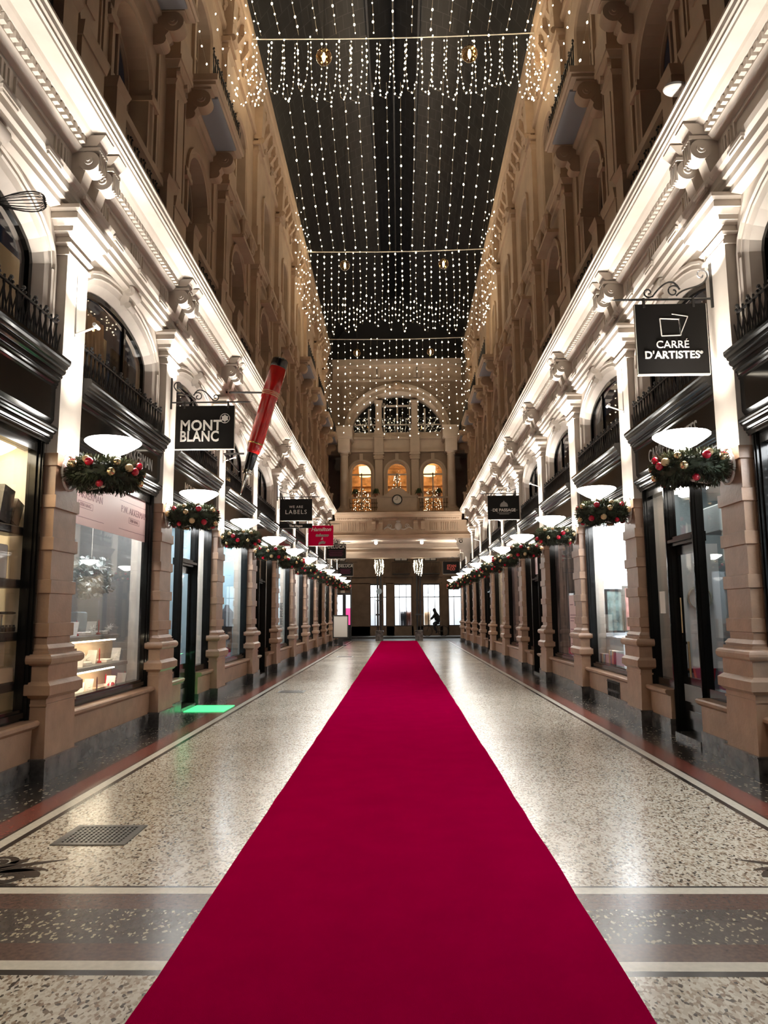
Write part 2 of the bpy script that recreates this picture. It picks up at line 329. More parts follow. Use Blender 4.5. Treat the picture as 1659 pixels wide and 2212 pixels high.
# ------------------------------------------------------------------ walls and mouldings of one side
V0 = 3.58
def build_wall(s):
    L = SIDE[s]
    mb = MB(s, kz)
    for i in range(-1, 10):
        u0 = py(i); u1 = u0 + P; uc = (u0 + u1) / 2
        top = 5.9
        # mezzanine arch with stepped archivolt and splayed reveal
        archwall(mb, V0, u0, u1, 4.15, top, uc, 1.40, 5.22, .62)
        zb = 4.15
        mb.loft([ell(V0, uc, 1.40, 5.22, .62, zb), ell(V0 - .035, uc, 1.40, 5.22, .62, zb), ell(V0 - .035, uc, 1.36, 5.22, .59, zb),
                 ell(V0 - .01, uc, 1.35, 5.22, .58, zb), ell(V0 - .02, uc, 1.31, 5.2, .55, zb), ell(V0, uc, 1.30, 5.2, .54, zb),
                 ell(V0 + .03, uc, 1.26, 5.18, .50, zb), ell(V0 + .15, uc, 1.19, 5.15, .43, zb), ell(V0 + .25, uc, 1.19, 5.15, .43, zb)])
        # impost bead beside the pilaster
        for q in (-1, 1): mb.lathe([(.035, 4.2), (.035, 5.15)], (V0 - .0, uc + q * 1.335, 0), n=8)
        # shop level piers
        mb.box(V0, V0 + .3, u0 - .27, u0 + .27, 0, 4.15)
        # upper storeys
        if i < 9:
            vu = 3.62
            archwall(mb, vu, u0, u1, 6.8, 10.6, uc, .66, 9.3, .66)
            mb.loft([ell(vu, uc, .80, 9.3, .80, 8.1), ell(vu - .05, uc, .80, 9.3, .80, 8.1), ell(vu - .05, uc, .74, 9.3, .74, 8.1),
                     ell(vu - .02, uc, .70, 9.3, .70, 8.1), ell(vu - .02, uc, .64, 9.3, .64, 8.1), ell(vu + .34, uc, .62, 9.3, .62, 8.1)])
            for q in (-1, 1):
                mb.box(vu - .04, vu, uc + q * 1.0 - .04, uc + q * 1.0 + .04, 8.1, 10.45)
                mb.box(vu - .03, vu, uc + q * 1.1 - .02, uc + q * 1.1 + .02, 8.1, 10.45)
                mb.box(vu - .08, vu + .3, uc + q * .78 - .16, uc + q * .78 + .16, 9.12, 9.2); mb.box(vu - .06, vu + .3, uc + q * .78 - .145, uc + q * .78 + .145, 9.2, 9.30)
                # pedestal blocks of the window balustrade
                mb.box(3.34, vu, uc + q * .98 - .16, uc + q * .98 + .16, 6.8, 7.95); mb.frus(3.34, 3.30, .17, .21, uc + q * .98, vu, 7.95, 8.06)
            mb.box(3.40, 3.5, uc - .82, uc + .82, 7.86, 7.98)
            mb.box(3.45, vu, uc - .82, uc + .82, 6.8, 7.0)
            archwall(mb, vu, u0, u1, 10.6, 15.3, uc, .52, 12.9, .3)
            mb.loft([ell(vu, uc, .66, 12.9, .44, 11.0), ell(vu - .06, uc, .66, 12.9, .44, 11.0), ell(vu - .06, uc, .56, 12.9, .34, 11.0),
                     ell(vu - .02, uc, .52, 12.9, .3, 11.0), ell(vu + .3, uc, .5, 12.9, .28, 11.0)])
            # window backs closed below sill
            mb.box(vu + .05, vu + .1, uc - .66, uc + .66, 6.8, 8.1); mb.box(vu + .05, vu + .1, uc - .52, uc + .52, 10.5, 11.0)
            # small paired finials in the middle bays, scroll keystones
            if 2 <= i <= 4:
                for q in (-.42, .42):
                    mb.lathe([(.05, 0), (.09, .06), (.05, .14), (.07, .3), (.1, .42), (.05, .5), (.02, .56)], (3.42, uc + q, 10.1), n=8)
                mb.box(3.36, vu, uc - .62, uc + .62, 10.02, 10.1)
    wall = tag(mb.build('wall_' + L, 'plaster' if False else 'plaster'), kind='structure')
    # faces above the cornice take the plaster with dim light in its colour
    wall.data.materials.append(M['plaster_dimlit'])
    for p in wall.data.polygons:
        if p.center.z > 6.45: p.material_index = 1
    ysl = [3.5 + .5 * j for j in range(66)]; ysl = [y for y in ysl if y < 36.0] + [36.0]
    ysf = ysl + [37, 38, 39, 40, 41, 42, 43.4]
    k = 0
    def trim(prof, extra=None, m='plaster', yy=None):
        mb = MB(s, kz); mb.strip(prof, yy or ysl)
        if extra: extra(mb)
        return tag(mb.build('trim_%d' % (trim.n), m), kind='structure')
    trim.n = 1 if s < 0 else 21
    def tabs(mb):
        y = 4.0
        while y < 43: mb.box(3.305, 3.34, y, y + .3, 6.02, 6.055); mb.box(3.315, 3.34, y + .02, y + .28, 5.99, 6.02); y += P / 4
    trim([(V0, 5.80), (3.47, 5.82), (3.47, 5.88), (3.42, 5.885), (3.42, 5.95), (3.38, 5.96), (3.38, 6.04), (3.34, 6.06), (3.32, 6.11), (3.45, 6.12)], tabs, yy=ysf); trim.n += 1
    def panels(mb):
        for i in range(-1, 9):
            u0 = py(i)
            for a, b in ((.42, .62), (.68, 1.5), (1.56, 1.82), (1.88, 2.70), (2.76, 2.96)):
                mb.box(3.425, 3.45, u0 + a, u0 + b, 6.17, 6.19); mb.box(3.425, 3.45, u0 + a, u0 + b, 6.42, 6.44)
                mb.box(3.425, 3.45, u0 + a, u0 + a + .02, 6.19, 6.42); mb.box(3.425, 3.45, u0 + b - .02, u0 + b, 6.19, 6.42)
            for a in (.47, .53, 1.62, 1.69, 1.76, 2.81, 2.88): mb.box(3.41, 3.45, u0 + a - .018, u0 + a + .018, 6.22, 6.40)
    trim([(3.45, 6.12), (3.45, 6.50), (3.38, 6.52), (3.36, 6.54)], panels); trim.n += 1
    def dent(mb):
        y = 4.0
        while y < 36: mb.box(3.285, 3.35, y, y + .055, 6.575, 6.645); y += .10
    trim([(3.36, 6.54), (3.34, 6.56), (3.34, 6.65), (3.28, 6.655), (3.24, 6.69), (3.22, 6.715), (3.06, 6.715), (3.055, 6.74), (3.03, 6.745), (3.03, 6.78), (3.01, 6.79), (3.005, 6.84), (2.985, 6.85), (2.985, 6.88), (3.7, 6.93)], dent); trim.n += 1
    # string course between the storeys
    trim([(3.62, 10.50), (3.56, 10.52), (3.56, 10.62), (3.50, 10.66), (3.50, 10.74), (3.44, 10.78), (3.44, 10.86), (3.62, 10.92)], m='plaster_dimlit'); trim.n += 1
    def brk(mb):
        y = 4.2; j = 0
        while y < 36:
            mb.box(3.42, 3.6, y, y + .12, 14.92, 15.22); mb.frus(3.56, 3.42, .05, .07, y + .06, 3.62, 14.72, 14.92)
            mb.lathe([(.05, -.07), (.05, .07)], (3.45, y + .06, 14.98), 'y', 8)
            if j % 2 == 0: mb.sphere((3.57, y + .3, 14.7), .09, 8, 5, (.6, 1, 1)); mb.sphere((3.57, y + .22, 14.52), .06, 6, 4, (.6, 1, 1))
            y += P / 7; j += 1
    trim([(3.62, 14.1), (3.56, 14.12), (3.54, 14.22), (3.60, 14.26), (3.60, 14.86), (3.54, 14.9), (3.54, 15.0), (3.50, 15.22), (3.40, 15.26), (3.40, 15.45), (3.36, 15.5), (3.33, 15.66), (3.33, 15.72), (3.9, 15.75)], brk, m='plaster_dimlit')
for s in (-1, 1): build_wall(s)

# ------------------------------------------------------------------ pilasters
def scroll_console(mb, x0, xw, zt, zb, hw, yc):
    """S-scroll bracket seen from its side, extruded along the wall"""
    h = zt - zb; r1 = (xw - x0) * .36; r2 = r1 * .55
    mb.lathe([(r1, -hw), (r1, hw)], (x0 + r1, yc, zt - r1 * 1.15), 'y', 18)
    mb.lathe([(r1 * .45, -hw - .02), (r1 * .45, hw + .02)], (x0 + r1, yc, zt - r1 * 1.15), 'y', 12)
    mb.lathe([(r1 * .2, -hw - .035), (r1 * .2, hw + .035)], (x0 + r1, yc, zt - r1 * 1.15), 'y', 10)
    mb.prism([(x0 + r1, zt - .01), (xw, zt - .01), (xw, zb), (xw - r2 * 1.2, zb), (xw - r2 * 2.1, zb + h * .3), (x0 + r1 * 1.3, zt - r1 * 2.0)], 'y', yc - hw * .9, yc + hw * .9)
    mb.lathe([(r2, -hw), (r2, hw)], (xw - r2 * 1.2, yc, zb + r2), 'y', 14)
    mb.box(x0 - .01, xw, yc - hw * 1.1, yc + hw * 1.1, zt - .02, zt + .02)
def make_pilaster(s):
    e = empty('pilaster', (0, 0, 0), 'x', 'pilaster')
    MB(s).frus(3.36, 3.36, .37, .37, 0, 3.6, 0, .2).box(3.35, 3.6, -.375, .375, .2, .215).build('plinth', 'marble_plinth', e)
    mb = MB(s); mb.frus(3.385, 3.40, .335, .32, 0, 3.6, .215, .70).frus(3.39, 3.39, .33, .33, 0, 3.6, .70, .725).frus(3.40, 3.40, .32, .32, 0, 3.6, .725, .775)
    mb.frus(3.385, 3.355, .335, .365, 0, 3.6, .775, .81).frus(3.345, 3.345, .375, .375, 0, 3.6, .81, .90).frus(3.345, 3.39, .375, .33, 0, 3.6, .90, .94)
    mb.frus(3.39, 3.39, .33, .33, 0, 3.6, .94, 1.09)
    mb.build('pedestal', 'sandstone', e)
    mb = MB(s)
    for j in range(7):
        a = pi * j / 7; b_ = pi * (j + 1) / 7
        mb.frus(3.385 - .045 * sin(a), 3.385 - .045 * sin(b_), .335 + .045 * sin(a), .335 + .045 * sin(b_), 0, 3.6, 1.09 + .11 * (1 - cos(a)) / 2, 1.09 + .11 * (1 - cos(b_)) / 2)
    mb.frus(3.40, 3.40, .32, .32, 0, 3.6, 1.20, 1.225).frus(3.42, 3.42, .30, .30, 0, 3.6, 1.225, 1.25).frus(3.41, 3.44, .305, .275, 0, 3.6, 1.25, 1.29)
    mb.build('base_moulding', 'sandstone', e, smooth=True)
    mb = MB(s); z = 1.29
    for zt in (1.5, 1.93, 2.36, 2.79, 3.22):
        mb.frus(3.453, 3.453, .258, .258, 0, 3.6, z, zt - .14)
        mb.frus(3.45, 3.432, .262, .28, 0, 3.6, zt - .14, zt - .133).frus(3.43, 3.43, .282, .282, 0, 3.6, zt - .133, zt - .006).frus(3.432, 3.45, .28, .262, 0, 3.6, zt - .006, zt); z = zt
    mb.build('rusticated_shaft', 'sandstone', e)
    mb = MB(s).frus(3.453, 3.453, .255, .255, 0, 3.6, 3.22, 5.46).frus(3.43, 3.43, .278, .278, 0, 3.6, 5.36, 5.39)
    mb.build('upper_shaft', 'plaster', e)
    mb = MB(s); 
    for z0, z1, a, b_ in ((5.46, 5.49, .02, .04), (5.49, 5.56, .015, .015), (5.56, 5.60, .03, .06), (5.60, 5.65, .07, .08), (5.65, 5.70, .09, .13), (5.70, 5.77, .15, .15), (5.77, 5.80, .16, .18), (5.80, 5.84, .18, .18)):
        mb.frus(3.453 - a, 3.453 - b_, .255 + a, .255 + b_, 0, 3.6, z0, z1)
    mb.build('capital', 'plaster', e)
    return e
def make_upper(s):
    e = empty('upper_pilaster', (0, 0, 0), 'x', 'pilaster')
    MB(s).frus(3.40, 3.40, .31, .31, 0, 3.65, 6.93, 7.9).frus(3.38, 3.35, .33, .36, 0, 3.65, 7.9, 8.05).frus(3.44, 3.46, .27, .25, 0, 3.65, 8.05, 8.2).build('pedestal', 'plaster_dimlit', e)
    MB(s).frus(3.47, 3.47, .235, .235, 0, 3.65, 8.2, 10.05).frus(3.455, 3.455, .12, .12, 0, 3.65, 8.45, 9.85).build('shaft', 'plaster_dimlit', e)
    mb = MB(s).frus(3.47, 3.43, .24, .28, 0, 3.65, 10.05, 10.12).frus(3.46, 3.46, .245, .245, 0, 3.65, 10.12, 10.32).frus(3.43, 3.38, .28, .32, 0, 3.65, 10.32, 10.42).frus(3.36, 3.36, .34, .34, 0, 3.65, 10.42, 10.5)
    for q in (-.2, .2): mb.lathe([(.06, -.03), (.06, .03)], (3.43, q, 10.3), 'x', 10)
    mb.build('capital', 'plaster_dimlit', e)
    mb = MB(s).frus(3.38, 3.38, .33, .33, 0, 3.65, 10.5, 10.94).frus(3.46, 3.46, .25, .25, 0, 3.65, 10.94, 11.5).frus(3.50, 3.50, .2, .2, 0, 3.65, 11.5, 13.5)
    mb.build('second_shaft', 'plaster_dimlit', e)
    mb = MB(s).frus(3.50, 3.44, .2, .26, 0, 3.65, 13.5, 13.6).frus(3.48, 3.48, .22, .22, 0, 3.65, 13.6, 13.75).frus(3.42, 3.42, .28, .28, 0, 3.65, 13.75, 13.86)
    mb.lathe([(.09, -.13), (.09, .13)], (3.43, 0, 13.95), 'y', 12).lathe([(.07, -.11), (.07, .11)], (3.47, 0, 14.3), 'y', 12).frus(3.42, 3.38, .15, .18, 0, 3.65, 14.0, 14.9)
    mb.build('second_capital', 'plaster_dimlit', e)
    return e
def make_brackets(s):
    e = empty('scroll_bracket', (0, 0, 0), 'x', 'scroll bracket')
    mb = MB(s); scroll_console(mb, 3.15, 3.46, 6.54, 6.04, .095, 0); mb.frus(3.18, 3.08, .10, .12, 0, 3.44, 6.58, 6.69)
    mb.build('scroll', 'plaster', e, smooth=True)
    mb = MB(s)
    for j in range(4): mb.box(3.135, 3.16, -.075 + j * .045, -.06 + j * .045, 6.3, 6.5)
    mb.build('fluting', 'plaster', e)
    return e
for s in (-1, 1):
    a = make_pilaster(s); b = make_upper(s); c = make_brackets(s)
    for i in range(-1, 12):
        y = py(i) if i < 11 else None
        if y is None: continue
        o = a if i == -1 else copy_tree(a); o.location = (0, y, 0); o.scale.z = kz(y)
        tag(o, 'cream and sandstone pilaster on the %s wall, %s' % (SIDE[s], 'partly outside the frame edge' if i < 0 else ORD[i] + ' from the front'), 'pilaster', 'shopfront pilasters of the %s wall' % SIDE[s])
        if i <= 8:
            o = b if i == -1 else copy_tree(b); o.location = (0, y, 0); o.scale.z = kz(y)
            tag(o, 'tall shaded upper-storey pilaster above the cornice on the %s, %s' % (SIDE[s], 'nearest of all' if i < 0 else ORD[i + 1] + ' from the front'), 'pilaster', 'upper pilasters of the %s wall' % SIDE[s])
            for q, nm in ((-.20, 'nearer'), (.17, 'farther')):
                o = c if (i == -1 and q < 0) else copy_tree(c); o.location = (0, y + q, 0); o.scale.z = kz(y)
                tag(o, 'white scroll bracket under the %s cornice, %s of the pair above %s pilaster' % (SIDE[s], nm, 'the cut-off' if i < 0 else 'the ' + ORD[i]), 'bracket', 'scroll brackets under the %s cornice' % SIDE[s])

# ------------------------------------------------------------------ windows above
wn = [0]
def arch_window(s, uc, v, a, zs, rise, zb, m_frame, m_glass, k, curtain=False, transom=None, backm='darkwall', fw=.06, mull=True):
    wn[0] += 1
    e = empty('window_%d' % wn[0], (0, uc, 0), None, None); del_ = e; e['kind'] = 'structure'; e.scale.z = k
    mb = MB(s)
    mb.loft([ell(v, 0, a, zs, rise, zb), ell(v - .05, 0, a, zs, rise, zb), ell(v - .05, 0, a - fw, zs, rise - fw, zb), ell(v, 0, a - fw, zs, rise - fw, zb)])
    if mull: mb.box(v - .04, v, a * .33 - .03, a * .33 + .03, zb, zs + rise * .9)
    mb.box(v - .04, v, -a, a, zb, zb + .06)
    if transom: mb.box(v - .05, v, -a, a, transom, transom + .06)
    mb.build('frame', m_frame, e)
    g = MB(s); ellface(g, v - .01, 0, a, zs, rise, zb); g.build('pane', m_glass, e)
    g = MB(s); g.box(v + .7, v + .72, -a - .4, a + .4, zb - .1, zs + rise + .2); g.build('dark_room', backm, e)
    return e
def railing(s, L_, v, z0, z1, pitch=.11):
    """cast-iron parapet of interlaced pointed arches with trefoil finials"""
    mb = MB(s); n = int(L_ / pitch); h = z1 - z0
    mb.box(v - .012, v + .012, -L_ / 2, L_ / 2, z0, z0 + .025); mb.box(v - .012, v + .012, -L_ / 2, L_ / 2, z0 + h * .78, z0 + h * .78 + .02)
    for i in range(n + 1):
        u = -L_ / 2 + i * L_ / n
        mb.tube([(v, u, z0), (v, u, z0 + h * .9)], .012, 4)
        mb.tube([(v - .01, u, z0 + .02), (v - .01, u + pitch * .35, z0 + h * .35), (v - .01, u + pitch, z0 + h * .78)], .008, 4)
        mb.tube([(v + .01, u + pitch, z0 + .02), (v + .01, u + pitch * .65, z0 + h * .35), (v + .01, u, z0 + h * .78)], .008, 4)
        if i % 2 == 0:
            mb.sphere((v, u, z1 - .02), .022, 5, 4); mb.sphere((v, u - .03, z1 - .055), .017, 5, 4); mb.sphere((v, u + .03, z1 - .055), .017, 5, 4)
    return mb
for s in (-1, 1):
    rl = None; ur = None; hd = None
    for i in range(-1, 10):
        uc = py(i) + P / 2; k = kz(uc)
        lit = (s < 0 and i == 0)
        w_ = arch_window(s, uc, V0 + .17, 1.19, 5.15, .43, 4.18, 'blackpaint', 'glass', k, backm='darkwall' if not lit else 'creamwall')
        if lit:
            c_ = MB(s); pts0 = []; pts1 = []
            for j in range(60):
                u = -.95 + j * .022; d = .03 * sin(j * 1.1) + .015 * sin(j * 2.3)
                pts0.append((V0 + .45 + d, u + .25, 4.2)); pts1.append((V0 + .40 + d * .5, u, 5.5))
            c_.loft([pts0, pts1]); c_.build('curtain', 'curtain', w_, smooth=True)
            light('AREA', (s * (V0 + .65), uc, 5.3), 14, (1, .8, .55), .5, (0, R(180), 0))
        # iron parapet on top of the shopfront
        if rl is None:
            rl = empty('iron_railing', (0, 0, 0), 'x', 'railing'); railing(s, 2.72, 3.50, 4.19, 4.66).build('parapet', 'iron', rl); o = rl
        else: o = copy_tree(rl)
        o.location = (0, uc, 0); o.scale.z = k
        tag(o, 'black iron parapet above the %s shopfront on the %s' % ('cut-off nearest' if i < 0 else ORD[i], SIDE[s]), 'railing', 'iron parapets over the %s shopfronts' % SIDE[s])
        if i < 9:
            arch_window(s, uc, 3.94, .62, 9.3, .62, 8.1, 'plaster_dimlit', 'glassdark', k, transom=9.05, fw=.05)
            arch_window(s, uc, 3.88, .5, 12.9, .28, 11.0, 'plaster_dimlit', 'glassdark', k, transom=12.4, fw=.05, mull=False)
            if ur is None:
                ur = empty('window_railing', (0, 0, 0), 'x', 'railing'); railing(s, 1.62, 3.46, 7.02, 7.9, .12).build('ironwork', 'iron', ur); o = ur
            else: o = copy_tree(ur)
            o.location = (0, uc, 0); o.scale.z = k
            tag(o, 'dark ironwork under the %s upper window on the %s side' % (ORD[i + 1], SIDE[s]), 'railing', 'ironwork under the %s upper windows' % SIDE[s])
            if i in (-1, 0, 1, 5, 6, 7, 8):
                if hd is None:
                    hd = empty('window_canopy', (0, 0, 0), 'x', 'canopy'); o = hd
                    MB(s).box(3.06, 3.62, -1.06, 1.06, 10.74, 10.80).box(3.02, 3.62, -1.1, 1.1, 10.80, 10.92).build('slab', 'plaster_dimlit', hd)
                    MB(s).box(3.10, 3.55, -.74, .74, 10.70, 10.74).build('soffit_panel', 'canopy_blue', hd)
                    for q in (-.88, .88):
                        mb = MB(s); scroll_console(mb, 3.16, 3.62, 10.72, 10.15, .11, q); mb.build('console', 'plaster_dimlit', hd, smooth=True)
                    railing(s, 2.0, 3.12, 10.92, 11.5, .14).build('balcony_rail', 'iron', hd)
                else: o = copy_tree(hd)
                o.location = (0, uc, 0); o.scale.z = k
                tag(o, 'stone balcony slab on scroll consoles, %s from the front on the %s' % (ORD[[-1, 0, 1, 5, 6, 7, 8].index(i)], SIDE[s]), 'balcony', 'balcony slabs of the %s wall' % SIDE[s])
# keystones of the mezzanine arches
for s in (-1, 1):
    ks = None
    for i in range(-1, 10):
        uc = py(i) + P / 2
        if ks is None:
            ks = empty('keystone', (0, 0, 0), 'x', 'keystone'); mb = MB(s)
            mb.frus(3.50, 3.44, .09, .14, 0, 3.6, 5.62, 5.86); mb.lathe([(.07, -.13), (.07, .13)], (3.47, 0, 5.80), 'y', 12); mb.lathe([(.045, -.10), (.045, .10)], (3.5, 0, 5.62), 'y', 10)
            mb.lathe([(.03, -.15), (.03, .15)], (3.47, 0, 5.80), 'y', 10)
            mb.build('scroll', 'plaster', ks, smooth=True); o = ks
        else: o = copy_tree(ks)
        o.location = (0, uc, 0); o.scale.z = kz(uc)
        tag(o, 'scrolled keystone over the %s mezzanine arch on the %s' % ('cut-off nearest' if i < 0 else ORD[i], SIDE[s]), 'keystone', 'keystones of the %s arches' % SIDE[s])

# ------------------------------------------------------------------ shopfronts
LB = P - .53                     # clear width between pilasters
def fascia(s, e):
    h = LB / 2
    mb = MB(s); mb.prism([(3.62, 3.30), (3.54, 3.30), (3.54, 3.32), (3.525, 3.33), (3.525, 3.35), (3.505, 3.355), (3.50, 3.375), (3.50, 3.395), (3.48, 3.405), (3.475, 3.42), (3.46, 3.43), (3.455, 3.445), (3.455, 3.465), (3.47, 3.475), (3.50, 3.50), (3.62, 3.50)], 'y', -h, h)
    mb.build('lower_moulding', 'blackpaint', e)
    MB(s).prism([(3.64, 3.50), (3.53, 3.50), (3.50, 3.55), (3.50, 3.86), (3.64, 3.90)], 'y', -h, h).build('fascia_board', 'blackpaint', e)
    MB(s).prism([(3.64, 3.86), (3.50, 3.86), (3.50, 3.88), (3.485, 3.89), (3.49, 3.905), (3.475, 3.92), (3.475, 3.945), (3.462, 3.955), (3.465, 3.975), (3.44, 3.985), (3.432, 4.0), (3.438, 4.015), (3.41, 4.03), (3.40, 4.05), (3.405, 4.075), (3.385, 4.085), (3.38, 4.105), (3.36, 4.12), (3.352, 4.14), (3.352, 4.17), (3.37, 4.185), (3.64, 4.20)], 'y', -h, h).build('cornice', 'blackpaint', e)
def frame_post(mb, u0, u1, z0, z1):
    mb.box(3.60, 3.69, u0, u1, z0, z1); w_ = u1 - u0
    mb.box(3.57, 3.60, u0 + w_ * .2, u1 - w_ * .2, z0, z1); mb.box(3.555, 3.57, u0 + w_ * .38, u1 - w_ * .38, z0, z1)
def sillwall(s, e, u0, u1, grille=False):
    MB(s).box(3.50, 3.8, u0, u1, 0, .2).build('plinth', 'marble_plinth', e)
    MB(s).box(3.52, 3.8, u0, u1, .2, .49).build('sill_wall', 'sandstone', e)
    MB(s).prism([(3.8, .49), (3.50, .49), (3.47, .51), (3.45, .525), (3.45, .555), (3.47, .57), (3.8, .575)], 'y', u0, u1).build('sill_cap', 'sandstone', e)
    if grille:
        g = MB(s); MB(s).box(3.512, 3.52, -.55, .15, .12, .46).build('vent_recess', 'stripe_black', e)
        for j in range(9): g.tube([(3.508, -.5 + j * .075, .13), (3.508, -.5 + j * .075, .45)], .008, 4)
        for z in (.15, .29, .43): g.tube([(3.508, -.55, z), (3.508, .15, z)], .009, 4)
        for j in range(8): g.lathe([(.025, -.004), (.025, .004)], (3.506, -.4625 + j * .075, .29), 'x', 8)
        g.build('vent_grille', 'iron', e)
def room(s, e, back, depth, z0, z1, m, floor_m=None, lightm='shoplight', lw=.35, u0=-LB / 2, u1=LB / 2):
    mb = MB(s); x1 = 3.74 + depth
    mb.add([(3.74, u0, z0), (x1, u0, z0), (x1, u0, z1), (3.74, u0, z1)], [(0, 1, 2, 3)])
    mb.add([(3.74, u1, z0), (x1, u1, z0), (x1, u1, z1), (3.74, u1, z1)], [(0, 1, 2, 3)])
    mb.add([(3.74, u0, z1), (x1, u0, z1), (x1, u1, z1), (3.74, u1, z1)], [(0, 1, 2, 3)])
    mb.add([(x1, u0, z0), (x1, u1, z0), (x1, u1, z1), (x1, u0, z1)], [(0, 1, 2, 3)])
    mb.build('display_room', m, e)
    MB(s).box(3.74, x1, u0, u1, z0 - .03, z0).build('display_floor', floor_m or m, e)
    if lightm:
        MB(s).box(3.80, 3.80 + lw, u0 + .25, u1 - .25, z1 - .06, z1 - .02).build('ceiling_light', lightm, e)
def window_front(s, label, m, depth=1.0, lightm='shoplight', lw=.3, glassm='glass', grille=False, floor_m=None, header=3.3):
    e = empty('shopfront', (0, 0, 0), label, 'shopfront', None)
    h = LB / 2; sillwall(s, e, -h, h, grille)
    mb = MB(s); frame_post(mb, -h, -h + .12, .575, header); frame_post(mb, h - .12, h, .575, header)
    mb.box(3.60, 3.72, -h + .12, h - .12, .575, .68).box(3.58, 3.60, -h + .12, h - .12, .60, .65).box(3.60, 3.72, -h + .12, h - .12, header - .1, header)
    mb.build('frame', 'blackpaint', e)
    MB(s).box(3.655, 3.665, -h + .12, h - .12, .68, header - .1).build('glass_pane', glassm, e)
    room(s, e, None, depth, .6, 3.28, m, floor_m, lightm, lw); fascia(s, e)
    return e
def door_front(s, label, m='darkwall', depth=2.4, lightm='shoplightdim', lw=.4, d0=-.42, d1=.42, floor_m='darkred', glassm='glass'):
    e = empty('shopfront', (0, 0, 0), label, 'shopfront', None)
    h = LB / 2; dx = .0
    for a, b in ((-h, d0 - .09), (d1 + .09, h)):
        MB(s).box(3.50, 3.8, a, b, 0, .2).build('plinth', 'marble_plinth', e)
        MB(s).box(3.52, 3.8, a, b, .2, .49).build('sill_wall', 'sandstone', e)
        MB(s).prism([(3.8, .49), (3.50, .49), (3.46, .52), (3.45, .555), (3.47, .57), (3.8, .575)], 'y', a, b).build('sill_cap', 'sandstone', e)
    mb = MB(s); frame_post(mb, -h, -h + .1, .575, 3.3); frame_post(mb, h - .1, h, .575, 3.3); frame_post(mb, d0 - .09, d0, .0, 3.3); frame_post(mb, d1, d1 + .09, .0, 3.3)
    for a, b in ((-h + .1, d0 - .09), (d1 + .09, h - .1)): mb.box(3.60, 3.72, a, b, .575, .68); mb.box(3.60, 3.72, a, b, 3.2, 3.3)
    mb.box(3.60, 3.72, d0, d1, 3.2, 3.3); mb.box(3.60, 3.74, d0, d1, 2.42, 2.54); mb.box(3.56, 3.60, d0, d1, 2.46, 2.50)
    mb.build('frame', 'blackpaint', e)
    for a, b in ((-h + .1, d0 - .09), (d1 + .09, h - .1)): MB(s).box(3.655, 3.665, a, b, .68, 3.2).build('glass_pane', glassm, e)
    MB(s).box(3.655, 3.665, d0, d1, 2.54, 3.2).build('transom_pane', glassm, e)
    d = MB(s); x0, x1 = 3.665, 3.70
    d.box(x0, x1, d0, d0 + .07, .06, 2.42).box(x0, x1, d1 - .07, d1, .06, 2.42).box(x0, x1, d0 + .07, d1 - .07, 2.30, 2.42).box(x0, x1, d0 + .07, d1 - .07, .06, .75)
    d.box(x0 - .015, x0, d0 + .16, d1 - .16, .42, .66).box(x0 - .02, x0, d0 + .14, d1 - .14, .12, .34)
    dr = d.build('door', 'blackpaint', e)
    MB(s).box(3.678, 3.684, d0 + .07, d1 - .07, .75, 2.30).build('door_pane', glassm, dr)
    hd = MB(s); hd.tube([(3.62, d0 + .05, 1.05), (3.62, d0 + .05, 1.4)], .012, 6).tube([(3.67, d0 + .05, 1.08), (3.62, d0 + .05, 1.08)], .01, 6).tube([(3.67, d0 + .05, 1.37), (3.62, d0 + .05, 1.37)], .01, 6); hd.build('door_handle', 'chrome', dr)
    MB(s).box(3.52, 3.8, d0, d1, 0, .06).build('doorstep', 'marble_plinth', e)
    room(s, e, None, depth, .06, 3.28, m, floor_m, lightm, lw); fascia(s, e)
    return e
def place(e, i):
    e.location = (0, py(i) + P / 2, 0); e.scale.z = kz(py(i) + P / 2); return e
def bx(name, m, x0, x1, y0, y1, z0, z1, parent=None, s=1):
    return MB(s).box(x0, x1, y0, y1, z0, z1).build(name, m, parent)

SF = {}
SF[-1, -1] = window_front(-1, 'cream-lit shop window with black shelves of pens, cut off at the left edge', 'creamwall', .32, 'shoplightwarm', .2)
SF[-1, 0] = window_front(-1, 'stationery shop window with pink header film, first full bay on the left', 'shelfgrey', 1.6, 'shoplight', .22, 'glassreflhaze', floor_m='paper')
SF[-1, 1] = door_front(-1, 'black glazed shopfront with door behind the first hanging sign on the left', 'bluegrey', 2.0, 'shoplight', .25, floor_m='darkwall')
SF[-1, 2] = window_front(-1, 'shop window with pale blue backdrop and dark jacket, left side', 'bluewall', .9, 'shoplight', .22)
SF[-1, 3] = door_front(-1, 'dark glazed shopfront with a door between two pale blue windows, left side', 'brownwall', 2.0, 'shoplightdim')
SF[-1, 4] = window_front(-1, 'pale blue shop window with repeated SALE lettering on the left', 'bluewall', .7, 'shoplight', .22)
SF[-1, 5] = window_front(-1, 'bright white shop window on the left, nearer of two neighbours', 'whitewall', .8, 'shoplight', .3)
SF[-1, 6] = window_front(-1, 'bright white shop window on the left, farther of two neighbours', 'whitewall', .8, 'shoplight', .3)
SF[-1, 7] = window_front(-1, 'dim brown-lit shop window on the left before the balcony bridge', 'brownwall', 1.0, 'shoplightdim')
SF[-1, 8] = window_front(-1, 'shop window on the left just under the balcony bridge', 'creamwall', 1.0, 'shoplight', .2)
SF[-1, 9] = window_front(-1, 'dark shop window on the left beside the street exit', 'darkwall', 1.0, 'shoplightdim')
SF[1, -1] = window_front(1, 'dark shop window hung with fairy lights, cut off at the right edge', 'bluegrey', 1.2, 'shoplight', .3)
